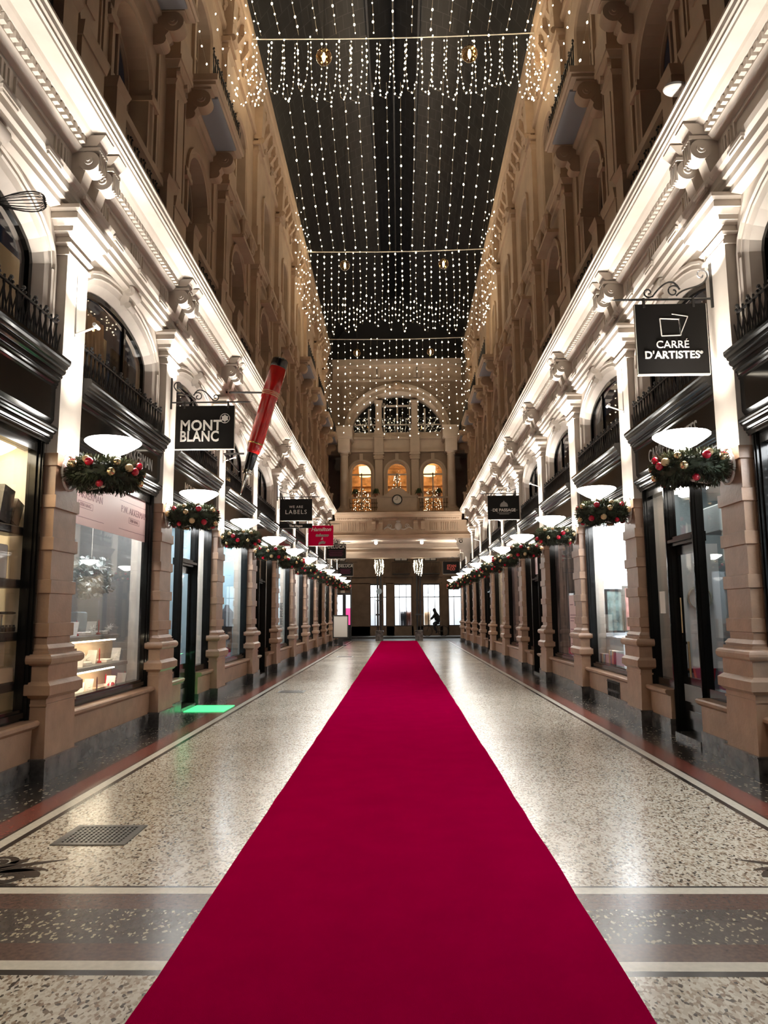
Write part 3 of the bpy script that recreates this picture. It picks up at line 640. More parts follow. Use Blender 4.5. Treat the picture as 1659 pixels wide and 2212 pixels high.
SF[1, 0] = door_front(1, 'gallery shopfront with dark-wood door and red carpet inside, nearest full bay on the right', 'bluegrey', 1.6, 'shoplightdim', .2, d0=-.30, d1=.50, floor_m='darkred')
SF[1, 1] = window_front(1, 'icy white shop window with iron floor vent below, right side', 'whitewall', 1.1, 'shoplight', .45, grille=True)
SF[1, 2] = window_front(1, 'dark shop window papered over with grey poster and pink notice, right side', 'darkwall', .4, None)
SF[1, 3] = door_front(1, 'narrow black shop door with pink transom notice on the right', 'brownwall', 1.6, 'shoplightdim', .2)
SF[1, 4] = window_front(1, 'shop window papered with mauve brown poster on the right', 'brownwall', .4, None)
SF[1, 5] = window_front(1, 'dim shop window on the right beyond the mauve papered window', 'creamwall', .9, 'shoplightdim')
SF[1, 6] = door_front(1, 'dark shop door with side panes halfway down the right wall', 'brownwall', 1.6, 'shoplightdim', .2)
SF[1, 7] = window_front(1, 'dark shop window on the right before the balcony bridge', 'brownwall', .9, 'shoplightdim')
SF[1, 8] = window_front(1, 'dark shop window on the right just under the balcony bridge', 'brownwall', .9, 'shoplightdim')
SF[1, 9] = window_front(1, 'dark shop window on the right beside the street exit', 'bluegrey', .9, 'shoplight', .15)
for (s, i), e in SF.items(): place(e, i)
# ---- lettering and films on shopfronts
RL = (R(90), 0, R(90)); RRt = (R(90), 0, R(-90))      # text facing the hall from the left / right wall
text('P.W. AKKERMAN', .24, 'signgrey', SF[-1, 0], (-3.497, .35, 3.69), RL, sx=.8)
text('MONTBLANC', .22, 'goldpaint', SF[-1, 1], (-3.497, 0, 3.69), RL)
text("CARRÉ D'ARTISTES", .25, 'signgrey', SF[1, 0], (3.497, 0, 3.69), RRt, sx=.8)
f = bx('header_film', 'pinkfilm', 3.648, 3.654, -LB / 2 + .12, LB / 2 - .12, 2.62, 3.2, SF[-1, 0], -1)
for uc in (-.75, .85):
    text('P.W. AKKERMAN', .13, 'pinkink', f, (-3.646, uc, 2.98), RL, ext=.001)
    text('DEN HAAG', .06, 'pinkink', f, (-3.646, uc, 2.86), RL, ext=.001)
    mb = MB(-1)
    for z in (2.71, 3.09): mb.box(3.6455, 3.6465, uc - .55, uc + .55, z, z + .006)
    for q in (-.2, .2): mb.box(3.6455, 3.6465, uc + q - .003, uc + q + .003, 2.82, 2.90)
    mb.box(3.6455, 3.6465, uc - .2, uc + .2, 2.82, 2.826).box(3.6455, 3.6465, uc - .2, uc + .2, 2.894, 2.90)
    mb.build('printed_frame', 'pinkink', f)
for j in range(4): text('SALE', .30, 'darkwall', SF[-1, 4], (-3.650, .35, 1.85 - j * .24), RL, ext=.001, sx=.8, bold=.006)
# papered windows on the right
f = bx('poster', 'cloth_dark', 3.67, 3.68, -LB / 2 + .12, LB / 2 - .12, .68, 3.2, SF[1, 2])
fm = mat('poster_mottled', (.10, .075, .065), .6); nt = fm.node_tree; b = nt.nodes['Principled BSDF']; tc = nt.nodes['Texture Coordinate']
mp = nt.nodes.new('ShaderNodeMapping'); mp.inputs['Scale'].default_value = (1, 4, .8); n = nt.nodes.new('ShaderNodeTexNoise'); n.inputs['Scale'].default_value = 1.6; n.inputs['Detail'].default_value = 8
nt.links.new(tc.outputs['Object'], mp.inputs[0]); nt.links.new(mp.outputs[0], n.inputs[0]); r = nt.nodes.new('ShaderNodeValToRGB')
r.color_ramp.elements[0].position = .42; r.color_ramp.elements[0].color = (.05, .038, .036, 1); r.color_ramp.elements[1].position = .66; r.color_ramp.elements[1].color = (.42, .30, .25, 1)
nt.links.new(n.outputs['Fac'], r.inputs[0]); nt.links.new(r.outputs[0], b.inputs['Base Color'])
f.data.materials.clear(); f.data.materials.append(fm)
nb = bx('notice', 'pinkfilm', 3.645, 3.652, -.75, -.05, .72, 1.95, SF[1, 2])
bx('dark_square', 'boxblack', 3.642, 3.645, -.68, -.55, 1.72, 1.86, nb)
mb = MB(1)
for z, a in [(1.74, .3), (1.52, .55), (1.46, .5), (1.40, .3), (1.22, .5), (1.16, .55), (1.10, .55), (1.04, .4), (.92, .5), (.88, .5), (.84, .3)]: mb.box(3.643, 3.645, -.12 - a, -.12, z, z + .022)
mb.build('printed_lines', 'pinkink', nb)
for i_ in (4,):
    f = bx('poster', 'cloth_dark', 3.67, 3.68, -LB / 2 + .12, LB / 2 - .12, .68, 3.2, SF[1, i_]); f.data.materials.clear()
    f2 = fm.copy(); f2.node_tree.nodes['Color Ramp'].color_ramp.elements[0].color = (.16, .09, .085, 1); f.data.materials.append(f2)
bx('transom_notice', 'pinkfilm', 3.645, 3.652, -.36, .36, 2.62, 3.12, SF[1, 3])
# white covered panes of R1 corner, door paper of R0
bx('paper_notice', 'paper', 3.645, 3.652, .95, 1.15, 1.55, 1.85, SF[1, 0])
bx('door_sticker', 'goldmatt', 3.655, 3.66, .40, .43, 1.3, 1.75, SF[1, 0])
bx('door_panel', 'shelfgrey', 3.64, 3.648, -.2, .42, .45, .66, SF[1, 0])

# ---- things on show
def thing_box(name, m, s, i, x0, x1, u0, u1, z0, z1, label, cat, group=None, detail=None):
    y = py(i) + P / 2; cx, cy = s * (x0 + x1) / 2, y + (u0 + u1) / 2
    hx, hy, h = (x1 - x0) / 2, (u1 - u0) / 2, z1 - z0
    mb = MB()
    bv = min(hx, hy, h) * .12
    mb.frus(-hx, -hx + bv, hy, hy - bv, 0, hx - bv * 0, 0, 0) if False else None
    mb.add([(a * (hx - c), b_ * (hy - c), z) for z, c in ((0, bv), (bv, 0), (h - bv, 0), (h, bv)) for a, b_ in ((-1, -1), (1, -1), (1, 1), (-1, 1))],
           [(0, 1, 2, 3), (12, 13, 14, 15)] + [(4 * j + k, 4 * j + (k + 1) % 4, 4 * j + 4 + (k + 1) % 4, 4 * j + 4 + k) for j in range(3) for k in range(4)])
    o = mb.build(name, m); o.location = (cx, cy, z0); tag(o, label, cat, group); return o
# left cut-off bay: four dark shelves with goods close behind the pane
for j, (z, nm) in enumerate(((2.36, 'top'), (1.84, 'second'), (1.33, 'third'), (.85, 'lowest'))):
    o = thing_box('display_shelf', 'boxblack', -1, -1, 3.70, 3.90, .6, 1.36, z, z + .085, 'thick dark floating shelf in the cream window, %s of four' % nm, 'shelf', 'floating shelves in the cream window')
def at_shelf(name, m, u, z, sx_, sy_, h, label, cat, rot=0, x=3.78):
    o = thing_box(name, m, -1, -1, x - sx_, x + sx_, u - sy_, u + sy_, z, z + h, label, cat); o.rotation_euler = (rot, 0, 0); return o
at_shelf('presentation_box', 'boxblack', 1.02, 2.455, .05, .10, .36, 'black upright presentation box leaning on the top shelf, left one', 'box', R(-12))
at_shelf('presentation_box', 'boxblack', 1.22, 2.46, .05, .07, .26, 'smaller black presentation box tipped on the top shelf', 'box', R(-22))
at_shelf('gift_box', 'paper', 1.02, 1.93, .05, .09, .32, 'white gift box standing on the second shelf of the cream window', 'box')
at_shelf('gift_box', 'boxwood', 1.2, 1.93, .04, .05, .32, 'tan gift box behind the white one on the second shelf', 'box', x=3.84)
pn = MB().lathe([(.004, -.3), (.012, -.27), (.014, .25), (.008, .3)], ax='y', n=10).build('display_pen', 'boxblack'); pn.location = (-3.76, py(-1) + P / 2 + 1.08, 1.60); tag(pn, 'long black pen lying on two clear stands, third shelf', 'pen')
for q in (1.0, 1.13):
    o = MB().lathe([(.025, 0), (.012, .02), (.012, .13), (.018, .165)], n=8).build('pen_stand', 'chrome'); o.location = (-3.76, py(-1) + P / 2 + q, 1.42); tag(o, 'small clear pen stand on the third shelf, %s one' % ('left' if q < 1.1 else 'right'), 'stand')
for j in range(7):
    o = MB().lathe([(.016, 0), (.018, .04), (.012, .05), (.012, .065)], n=8).build('ink_bottle', 'boxblack'); o.location = (-3.72, py(-1) + P / 2 + .9 + j * .065, 1.42); tag(o, 'tiny ink bottle in the row on the third dark shelf', 'bottle', 'ink bottles in a row under the pen')
at_shelf('wooden_case', 'boxwood', 1.14, .94, .07, .18, .14, 'pale wooden case on the lowest shelf, lower one', 'case')
at_shelf('wooden_board', 'boxwood', 1.17, 1.085, .02, .13, .24, 'upright pale wooden board standing on the wooden case', 'board', x=3.82)
at_shelf('white_card', 'paper', .98, 1.085, .01, .05, .22, 'upright white card with dark mark beside the wooden board', 'card', x=3.76)
thing_box('dark_tray', 'wood', -1, -1, 3.75, 3.95, .9, 1.15, .6, .66, 'dark leather tray on the floor of the cream window', 'tray')
# left bay 0: stepped display
for j, (z, x0, u1) in enumerate(((1.27, 3.76, .80), (.90, 3.76, 1.12))):
    thing_box('display_ledge', 'shelfgrey', -1, 0, x0, x0 + .26, -1.3, u1, z, z + .05, 'grey display ledge in the stationery window, %s of two' % ('upper', 'lower')[j], 'ledge')
    bx('x', 'boxwood', 0, 0, 0, 0, 0, 0) if False else None
thing_box('cabinet', 'bluegrey', -1, 0, 4.2, 4.5, -.3, .75, .6, 1.62, 'blue-grey cabinet at the back of the stationery window', 'cabinet')
random.seed(11)
for z_ in (1.25, .88):
    bx('ledge_light', 'shoplightwarm', 3.80, 3.84, -1.2, .75, z_, z_ + .012, SF[-1, 0], -1)
bx('back_board', 'boxwood', 4.05, 4.07, -1.3, 1.3, .6, 1.27, SF[-1, 0], -1)
lv = [(1.325, 3.82, 3.96, -.5, .78, 8), (.955, 3.82, 3.96, -.4, 1.08, 9), (.605, 3.80, 3.98, -.4, 1.32, 14)]
nmz = ['upper ledge', 'lower ledge', 'window floor']
for li, (z, x0, x1, u0, u1, n) in enumerate(lv):
    for j in range(n):
        u = u0 + (u1 - u0) * (j + .5) / n; x = random.uniform(x0, x1); t_ = j % 4; y = py(0) + P / 2 + u
        if t_ == 0:
            o = MB().add([(-.06, -.004, 0), (.06, -.004, 0), (.06, .004, 0), (-.06, .004, 0), (-.06, .05, .17), (.06, .05, .17), (.06, .058, .17), (-.06, .058, .17)], [(0, 1, 2, 3), (4, 5, 6, 7), (0, 1, 5, 4), (2, 3, 7, 6), (1, 2, 6, 5), (0, 3, 7, 4)]).build('card_stand', 'paper')
            tag(o, 'leaning white card on the %s of the stationery window' % nmz[li], 'card', 'leaning cards on the ' + nmz[li])
        elif t_ == 1:
            o = MB().lathe([(.03, 0), (.03, .02), (.008, .03), (.009, .15), (.003, .19)], n=8).build('pen_on_stand', random.choice(['boxblack', 'redball', 'penred'])); tag(o, 'upright pen in a round stand on the %s' % nmz[li], 'pen', 'upright pens on the ' + nmz[li])
        elif t_ == 2:
            o = MB().add([(a * q1, b_ * q2, z_) for z_, q1, q2 in ((0, .07, .09), (.035, .07, .09), (.045, .06, .08)) for a, b_ in ((-1, -1), (1, -1), (1, 1), (-1, 1))], [(0, 1, 2, 3), (8, 9, 10, 11)] + [(4 * w2 + k, 4 * w2 + (k + 1) % 4, 4 * w2 + 4 + (k + 1) % 4, 4 * w2 + 4 + k) for w2 in range(2) for k in range(4)]).build('notebook', random.choice(['paper', 'boxwood', 'paper']))
            tag(o, 'small notebook lying flat on the %s' % nmz[li], 'notebook', 'notebooks on the ' + nmz[li])
        else:
            mb = MB(); r_ = .07
            for q in range(10):
                a = 2 * pi * q / 10; mb.tube([(0, 0, r_), (r_ * cos(a), r_ * sin(a) * .4, r_ + r_ * sin(a + .5))], [.012, .002], 4)
            o = mb.build('star_ornament', 'paper'); tag(o, 'white spiky paper star on the %s' % nmz[li], 'ornament', 'paper stars on the ' + nmz[li])
        o.location = (-x, y, z)
o = MB().lathe([(.04, 0), (.055, .03), (.055, .07), (.03, .1)], n=10).build('red_pot', 'redball'); o.location = (-3.76, py(0) + P / 2 + .55, .605); tag(o, 'small shiny red inkpot at the front of the stationery window', 'pot')
mb = MB(); random.seed(5)
for j in range(160):
    a, h_, rr = random.uniform(0, 2 * pi), random.uniform(-.32, .25), random.random() ** .5 * .34
    c_ = Vector((rr * cos(a) * .7, rr * sin(a), h_ * (1 - rr)))
    for q in range(4):
        d = Vector((random.uniform(-1, 1), random.uniform(-1, 1), random.uniform(-1, 1))).normalized() * .05; e_ = d.cross(Vector((.3, .5, .8))).normalized() * .03
        mb.add([c_, c_ + d + e_, c_ + d * 1.5, c_ + d - e_], [(0, 1, 2, 3)])
fl = empty('hanging_bouquet', (-3.98, py(0) + P / 2 + .28, 2.10), 'bunch of white blue paper flowers hanging in the stationery window', 'flowers')
mb.build('blossoms', 'flower', fl); MB().tube([(0, 0, .2), (0, 0, 1.0)], .004, 4).build('cord', 'cable', fl)
# door bay with green light
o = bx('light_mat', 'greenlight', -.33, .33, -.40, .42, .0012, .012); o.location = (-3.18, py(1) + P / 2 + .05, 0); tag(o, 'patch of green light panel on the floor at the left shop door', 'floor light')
light('AREA', (-3.62, py(1) + P / 2, .9), 1.6, (.15, 1, .35), .3, (0, R(20), 0))
# jacket on a stand in the blue window
e = empty('dressed_mannequin', (-3.92, py(2) + P / 2 + .95, .605), 'dark jacket on a headless display torso in the pale blue window', 'mannequin')
mb = MB(); mb.lathe_sq([(.02, .1), (.16, .12), (.19, .35), (.17, .6), (.2, .85), (.21, 1.02), (.08, 1.12), (.06, 1.18), (.02, 1.19)], (0, 0, 0), 16, (.7, 1.1, 1)); mb.build('jacket_body', 'cloth_dark', e, smooth=True)
for q in (-1, 1): MB().tube([(0, q * .2, 1.02), (.02, q * .27, .8), (-.06, q * .27, .55), (-.12, q * .2, .4)], [.07, .065, .055, .045], 8).build('sleeve', 'cloth_dark', e, smooth=True)
MB().lathe([(.14, 0), (.14, .02), (.02, .04), (.02, .12)], n=12).build('stand', 'chrome', e)
# right cut-off bay: icicle fairy lights
random.seed(21)
e = empty('icicle_lights', (3.70, py(-1) + P / 2 + .2, 3.1), 'white icicle fairy lights hanging inside the cut-off right window', 'string lights')
mb = MB(); bb = MB()
for j in range(10):
    u = .15 + j * .11; L_ = random.uniform(.5, 1.4); mb.tube([(0, u, 0), (0, u + .03, -L_ * .5), (0, u - .02, -L_)], .002, 3)
    for q in range(int(L_ / .09)): bb.sphere((.01, u + random.uniform(-.03, .03), -q * .09 - .03), .008, 5, 4)
mb.build('cable', 'cable', e); tag(bb.build('bulbs', 'coldbulb', e), kind='stuff')
e = empty('icicle_lights', (3.72, py(1) + P / 2 - .1, 3.15), 'white icicle fairy lights at the top of the icy white window', 'string lights'); mb = MB(); bb = MB()
for j in range(22):
    u = -1.2 + j * .11; L_ = random.uniform(.2, .6); mb.tube([(0, u, 0), (0, u + .03, -L_ * .5), (0, u - .02, -L_)], .002, 3)
    for q in range(int(L_ / .08)): bb.sphere((.01, u + random.uniform(-.03, .03), -q * .08 - .03), .008, 5, 4)
mb.build('cable', 'cable', e); tag(bb.build('bulbs', 'coldbulb', e), kind='stuff')
# R1: framed picture, counter, books
def picture(s, x, y, z0, w_, h_, label, m, rot=0, yface=False):
    e = empty('framed_picture', (x, y, z0), label, 'picture'); f = .035
    mb = MB(); mb.box(-.02, .02, -w_ / 2, -w_ / 2 + f, 0, h_).box(-.02, .02, w_ / 2 - f, w_ / 2, 0, h_).box(-.02, .02, -w_ / 2 + f, w_ / 2 - f, 0, f).box(-.02, .02, -w_ / 2 + f, w_ / 2 - f, h_ - f, h_); mb.build('frame', 'boxblack', e)
    MB().box(-.005, .01, -w_ / 2 + f, w_ / 2 - f, f, h_ - f).build('image', m, e); e.rotation_euler = (0, 0, rot); return e
mat('picture_green', (.22, .30, .28), .5, noise=(7, .8)); mat('picture_red', (.5, .2, .18), .5, noise=(6, .7)); mat('picture_orange', (.6, .2, .1), .5, noise=(8, .7))
picture(1, 3.92, 13.62, 1.2, .34, .78, 'framed green city picture on the wall of the icy white window', 'picture_green', R(-82))
picture(1, 4.08, 13.2, 1.22, .26, .8, 'framed red and white portrait in the icy white window', 'picture_red', R(-82))
thing_box('counter', 'whitewall', 1, 1, 3.86, 4.4, .3, 1.38, .6, 1.15, 'white counter block in the icy white window', 'counter')
for j in range(9):
    thing_box('book', random.choice(['shelfgrey', 'bluegrey', 'pinkink', 'boxwood']), 1, 1, 3.71, 3.84, .25 + j * .1 + (.15 if j > 4 else 0), .31 + j * .1 + (.15 if j > 4 else 0) , .6, .6 + (.30 if j < 5 else .22), 'small upright book in the row on the icy window sill', 'book', 'books in the icy white window')
# R0: easel with framed painting, rope post, clock wall, white shelves
e = empty('easel', (3.93, py(0) + P / 2 + 1.12, .06), 'small easel holding a black-framed orange painting behind the side pane', 'easel')
mb = MB(); 
for q in (-.2, .2): mb.tube([(0, q, .0), (.04, q * .3, 1.1)], .015, 6)
mb.tube([(.25, 0, 0), (.04, 0, 1.1)], .015, 6).box(-.06, .0, -.25, .25, .55, .6); mb.build('stand', 'goldmatt', e)
picture(1, 3.88, py(0) + P / 2 + 1.05, .74, .34, .42, 'black-framed orange painting on the easel behind the right side pane', 'picture_orange', R(-60))
e = empty('barrier_post', (3.98, py(0) + P / 2 + .62, .06), 'brass barrier post with red rope inside the gallery door', 'barrier post')
MB().lathe([(.14, 0), (.14, .03), (.02, .05), (.02, .9), (.035, .92), (.035, .96), (.0, .99)], n=14).build('post', 'goldmatt', e, smooth=True); MB().tube([(0, 0, .88), (.1, .25, .55), (.3, .5, .5), (.5, .8, .85)], .02, 8).build('rope', 'redball', e, smooth=True)
e = empty('wall_clock', (4.15, py(0) + P / 2 + 1.05, 1.75), 'round white clock on a panel inside the gallery', 'clock'); MB().box(.02, .05, -.3, .3, -.95, .75).build('back_panel', 'whitewall', e)
MB().lathe([(.17, 0), (.17, -.03), (.15, -.035), (.15, -.01), (.15, 0), (.17, 0)], ax='x', n=24).build('rim', 'chrome', e); e.rotation_euler = (0, 0, R(90)); MB().box(-.02, -.012, -.005, .005, 0, .1).box(-.02, -.012, -.06, 0, -.004, .004).build('hands', 'boxblack', e)
thing_box('wall_cupboard', 'bluegrey', 1, 0, 4.0, 4.3, -.1, .4, 2.55, 2.9, 'pale grey box hung near the ceiling of the gallery', 'cupboard')
# more shelves & clothes as silhouettes in farther windows
for k_, (i_, n) in enumerate(((5, 3), (6, 3))):
    for j in range(n): thing_box('display_plinth', 'paper', -1, i_, 3.95, 4.2, -.9 + j * .7, -.6 + j * .7, .6, 1.0 + .15 * j, 'white display plinth in the %s bright window on the left' % ('nearer', 'farther')[k_], 'plinth', 'plinths in the %s bright left window' % ('nearer', 'farther')[k_])
for s, i_ in ((-1, 1), (1, 6), (-1, 7)):
    for j in range(3): thing_box('storage_shelf', 'boxwood', s, i_, 4.4, 4.75, -1.2, 1.2, .8 + j * .6, .84 + j * .6, 'wooden shelf board inside the %s shop on the %s, seen through glass' % (ORD[i_], SIDE[s]), 'shelf', 'inner shelf boards, %s bay %s' % (SIDE[s], ORD[i_]))

# ------------------------------------------------------------------ wall lamps and wreaths
def make_lamp(s):
    e = empty('wall_lamp', (0, 0, 0), 'x', 'wall lamp')
    b = MB(s); b.lathe([(.06, .155), (.09, .165), (.15, .195), (.21, .232), (.26, .266), (.285, .288), (.287, .298), (.275, .308)], (2.98, 0, 3.09), n=32); b.build('glass_bowl', 'lampglass', e, smooth=True)
    MB(s).lathe([(.27, .309), (.20, .322), (.10, .332), (.012, .336)], (2.98, 0, 3.09), n=32).build('frosted_top', 'lamptop', e, smooth=True)
    n = MB(s); pr = [(.035, -.04)]
    for j in range(5): pr += [(.05 + j * .004, -.03 + j * .026), (.062 + j * .004, -.02 + j * .026), (.05 + j * .004, -.008 + j * .026)]
    n.lathe(pr + [(.078, .11), (.082, .135), (.07, .158), (.05, .16)], (2.98, 0, 3.09), n=20); n.build('ribbed_neck', 'lampwhite', e, smooth=True)
    a = MB(s); a.tube([(3.46, 0, 3.10), (3.42, 0, 3.02), (3.34, 0, 2.95), (3.22, 0, 2.91), (3.08, 0, 2.93), (2.99, 0, 3.0), (2.98, 0, 3.06)], [.03, .045, .045, .04, .036, .034, .034], 10)
    a.lathe([(.13, 0), (.13, -.02), (.09, -.035), (.05, -.05)], (3.45, 0, 3.08), 'x', 18); a.tube([(3.43, .17 * cos(q), 3.06 + .19 * sin(q)) for q in [2 * pi * j / 20 for j in range(20)]], .014, 6, True)
    a.build('curved_arm', 'lampwhite', e, smooth=True)
    return e
def wreath_mesh(s, seed):
    random.seed(seed); mb = MB(s); cx, cz, Ra, ra = 3.05, 3.03, .235, .15
    mb.lathe([(Ra + (ra * .72) * cos(a), (ra * .72) * sin(a)) for a in [2 * pi * j / 12 for j in range(13)]], (cx, 0, cz), n=22)
    mb2 = MB(s)
    for j in range(1500):
        t = random.uniform(0, 2 * pi); p_ = random.uniform(0, 2 * pi); q = .85 + random.random() * .3
        n_v = Vector((cos(t) * cos(p_), sin(t) * cos(p_), sin(p_)))
        c_ = Vector((cx + Ra * cos(t), Ra * sin(t), cz)) + n_v * ra * .72 * q
        d = (n_v + Vector([random.uniform(-.9, .9) for _ in range(3)])).normalized()
        L_ = random.uniform(.04, .09)
        for k in range(4):
            dd = (d + Vector([random.uniform(-.55, .55) for _ in range(3)])).normalized() * L_
            w_ = dd.cross(Vector((random.random(), random.random(), 1))).normalized() * .0075
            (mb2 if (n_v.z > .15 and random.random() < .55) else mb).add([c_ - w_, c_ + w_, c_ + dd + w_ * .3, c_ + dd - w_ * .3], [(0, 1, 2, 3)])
    return mb, mb2
def make_wreath(s, seed):
    e = empty('christmas_wreath', (0, 0, 0), 'x', 'wreath')
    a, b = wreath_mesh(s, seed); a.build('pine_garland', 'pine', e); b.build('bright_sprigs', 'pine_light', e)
    random.seed(seed + 50); sp = {}
    for j in range(24):
        t = 2 * pi * j / 24 + random.uniform(-.1, .1); p_ = random.choice([-1.2, -.8, -.3, .15, .6, .9]) + random.uniform(-.15, .15)
        m_ = ['redball', 'goldball', 'redball', 'goldmatt', 'goldball'][(j * 3 + seed) % 5]
        if m_ not in sp:
            o = MB().sphere((0, 0, 0), 1.0, 14, 9).build('bauble', m_, e, smooth=True); sp[m_] = o
        else: o = sp[m_].copy(); col.objects.link(o); o.parent = e
        r_ = random.uniform(.034, .045); o.scale = (r_, r_, r_)
        o.location = (s * (3.05 + (.235 + .15 * cos(p_)) * cos(t)), (.235 + .15 * cos(p_)) * sin(t), 3.03 + .14 * sin(p_))
    return e
for s in (-1, 1):
    a = make_lamp(s); ws = [make_wreath(s, 1), make_wreath(s, 2), make_wreath(s, 3)]
    for i in range(-1, 11):
        if i >= NP: continue
        y = py(i)
        o = a if i == -1 else copy_tree(a); o.location = (0, y, 0)
        if i >= 0:
            tag(o, 'glowing white saucer lamp on the %s wall, %s from the front' % (SIDE[s], ORD[i]), 'lamp', 'saucer lamps of the %s wall' % SIDE[s])
            o2 = ws[i] if i < 3 else copy_tree(ws[(i * 2 + 1) % 3]); o2.location = (0, y, 0)
            tag(o2, 'pine wreath with red and gold baubles round the %s lamp arm on the %s' % (ORD[i], SIDE[s]), 'wreath', 'bauble wreaths on the %s wall' % SIDE[s])
        else: tag(o, 'saucer lamp on the %s wall just outside the frame' % SIDE[s], 'lamp', 'saucer lamps of the %s wall' % SIDE[s])
        light('AREA', (s * 2.98, y, 3.46), LAMP_W, NEUT, .42, (R(180), 0, 0), spread=R(95))
        light('POINT', (s * 2.98, y, 2.86), 3.0, NEUT, .05) if False else None

# small arm uplights
au = {}
for s in (-1, 1):
    u_ = None
    for i in range(-1, 10):
        if (s < 0 and i in (1, 4, 6)) or (s > 0 and i in (0, 4)): pass
        if u_ is None:
            u_ = empty('arm_uplight', (0, 0, 0), 'x', 'uplight')
            MB(s).tube([(3.445, 0, 5.25), (3.445, 0, 4.55)], .007, 5).tube([(3.445, 0, 4.58), (3.22, 0, 4.66)], .012, 6).build('arm', 'lampwhite', u_)
            MB(s).lathe([(.022, -.06), (.022, .06)], (3.22, 0, 4.67), 'y', 10).build('spot_head', 'lampwhite', u_); o = u_
        elif (i % 2 == 0) == (s < 0): o = copy_tree(u_)
        else: continue
        o.location = (0, py(i), 0); tag(o, 'thin white arm uplight on the %s pilaster of the %s wall' % ('cut-off' if i < 0 else ORD[i], SIDE[s]), 'uplight', 'arm uplights on the %s' % SIDE[s])
    for i in range(-1, 9):
        light('AREA', (s * 3.2, py(i), 5.02 if (s, i) in ((1, 0), (-1, 1)) else 4.74), SPOT_W, NEUT, .08, (R(180), 0, 0), spread=R(120))  # pilasters without an arm get an added light with no fixture

# ------------------------------------------------------------------ hanging signs
FACE = (R(90), 0, 0)
def spiral(cx, cz, r0, turns, a0, sgn, n=26):
    return [(cx + (r0 * (1 - .8 * t / n)) * cos(a0 + sgn * 2 * pi * turns * t / n), 0, cz + (r0 * (1 - .8 * t / n)) * sin(a0 + sgn * 2 * pi * turns * t / n)) for t in range(n + 1)]
def sign(s, y, w_, h_, ztop, label, m='signblack', xo=3.36, big=False):
    """s: wall side; the bracket reaches out over the hall"""
    xi = xo - w_; e = empty('hanging_sign', (s * xo, y, ztop), label, 'sign')
    br = MB(s)   # local x measured towards the hall as negative
    br.tube([(.09, 0, .06), (-w_ - .16, 0, .06)], .012, 6).tube([(-w_ - .16, 0, .06), (-w_ - .26, 0, .06)], [.012, .002], 6).box(.07, .1, -.012, .012, -.04, .45)
    br.build('bracket_rod', 'iron', e)
    sc = MB(s)
    sc.tube(spiral(-.02, .33, .07, 1.1, -.4, 1), .009, 5)
    sc.tube([tuple((p[0], 0, p[1])) for p in bez([(.04, .30), (-.02, .16), (-.2, .22), (-.30, .10)], 10)], .010, 5)
    sc.tube(spiral(-.33, .15, .075, 1.2, .3, 1), .009, 5).tube([tuple((p[0], 0, p[1])) for p in bez([(-.26, .17), (-.34, .36), (-.48, .2), (-.56, .09)], 10)], .010, 5)
    sc.tube(spiral(-.60, .14, .06, 1.2, -.6, -1), .009, 5)
    sc.build('scrollwork', 'iron', e)
    for q in (-.13, -w_ + .1): MB(s).box(q - .012, q + .012, -.024, .006, -.04, .07).build('hook', 'iron', e)
    pb = MB(s).box(-w_, 0, -.018, .018, -h_, 0); pb = pb.build('panel', m, e)
    MB(s).box(-w_ - .004, .004, -.02, .02, -h_ - .012, -h_).box(-w_ - .006, -w_, -.02, .02, -h_, 0).box(0, .006, -.02, .02, -h_, 0).build('edge_strip', 'cable', e)
    return e, pb
def cx(s, w_): return s * (-w_ / 2)
# left first
e, p = sign(-1, py(1) - .02, .90, .67, 4.735, 'black hanging sign with bold two-line lettering and ringed star, nearest on the left')
text('MONT', .225, 'signwhite', e, (.07, -.022, -.315), FACE, bold=.005, sx=.92, align='LEFT', spacing=1.06); text('BLANC', .225, 'signwhite', e, (.07, -.022, -.485), FACE, bold=.005, sx=.80, align='LEFT', spacing=1.06)
st = MB(); n = 12
def starpts(cx_, cz_, r1, r2): return [(cx_ + (r1 if j % 2 == 0 else r2) * sin(pi * j / 6), cz_ + (r1 if j % 2 == 0 else r2) * cos(pi * j / 6)) for j in range(12)]
st.prism(starpts(.755, -.20, .058, .042), 'y', -.026, -.018); mb = MB().lathe([(.076, -.024), (.068, -.024), (.068, -.018), (.076, -.018), (.076, -.024)], (.755, 0, -.20), 'y', 28)
st.build('star_emblem', 'signwhite', e); mb.build('emblem_ring', 'signwhite', e)
e, p = sign(-1, 20.9, .92, .62, 4.83, 'black hanging sign with thin lettering and a narrow second board below, left side')
text('WE ARE', .10, 'signwhite', e, (.46, -.022, -.23), FACE, spacing=1.15); text('LABELS', .17, 'signwhite', e, (.46, -.022, -.38), FACE, spacing=1.2)
q = MB().box(0, .92, -.018, .018, -.84, -.71).build('lower_panel', 'signblack', e); text('The Hague', .085, 'signwhite', q, (.46, -.022, -.775), FACE, bold=.004)
MB().box(.1, .11, -.004, .004, -.71, -.62).box(.8, .81, -.004, .004, -.71, -.62).build('links', 'iron', e)
e, p = sign(-1, 27.6, .93, .76, 4.86, 'red hanging sign with slanted white script, left side', 'signred')
text('Hamilton', .20, 'signwhite', e, (.465, -.022, -.15), FACE, shear=.35, bold=.003); text('tobacco', .15, 'signgrey', e, (.5, -.022, -.37), FACE, shear=.35, bold=.008)
text('&', .13, 'signwhite', e, (.5, -.022, -.50), FACE, shear=.3); text('gifts', .15, 'signgrey', e, (.5, -.022, -.64), FACE, shear=.35, bold=.008)
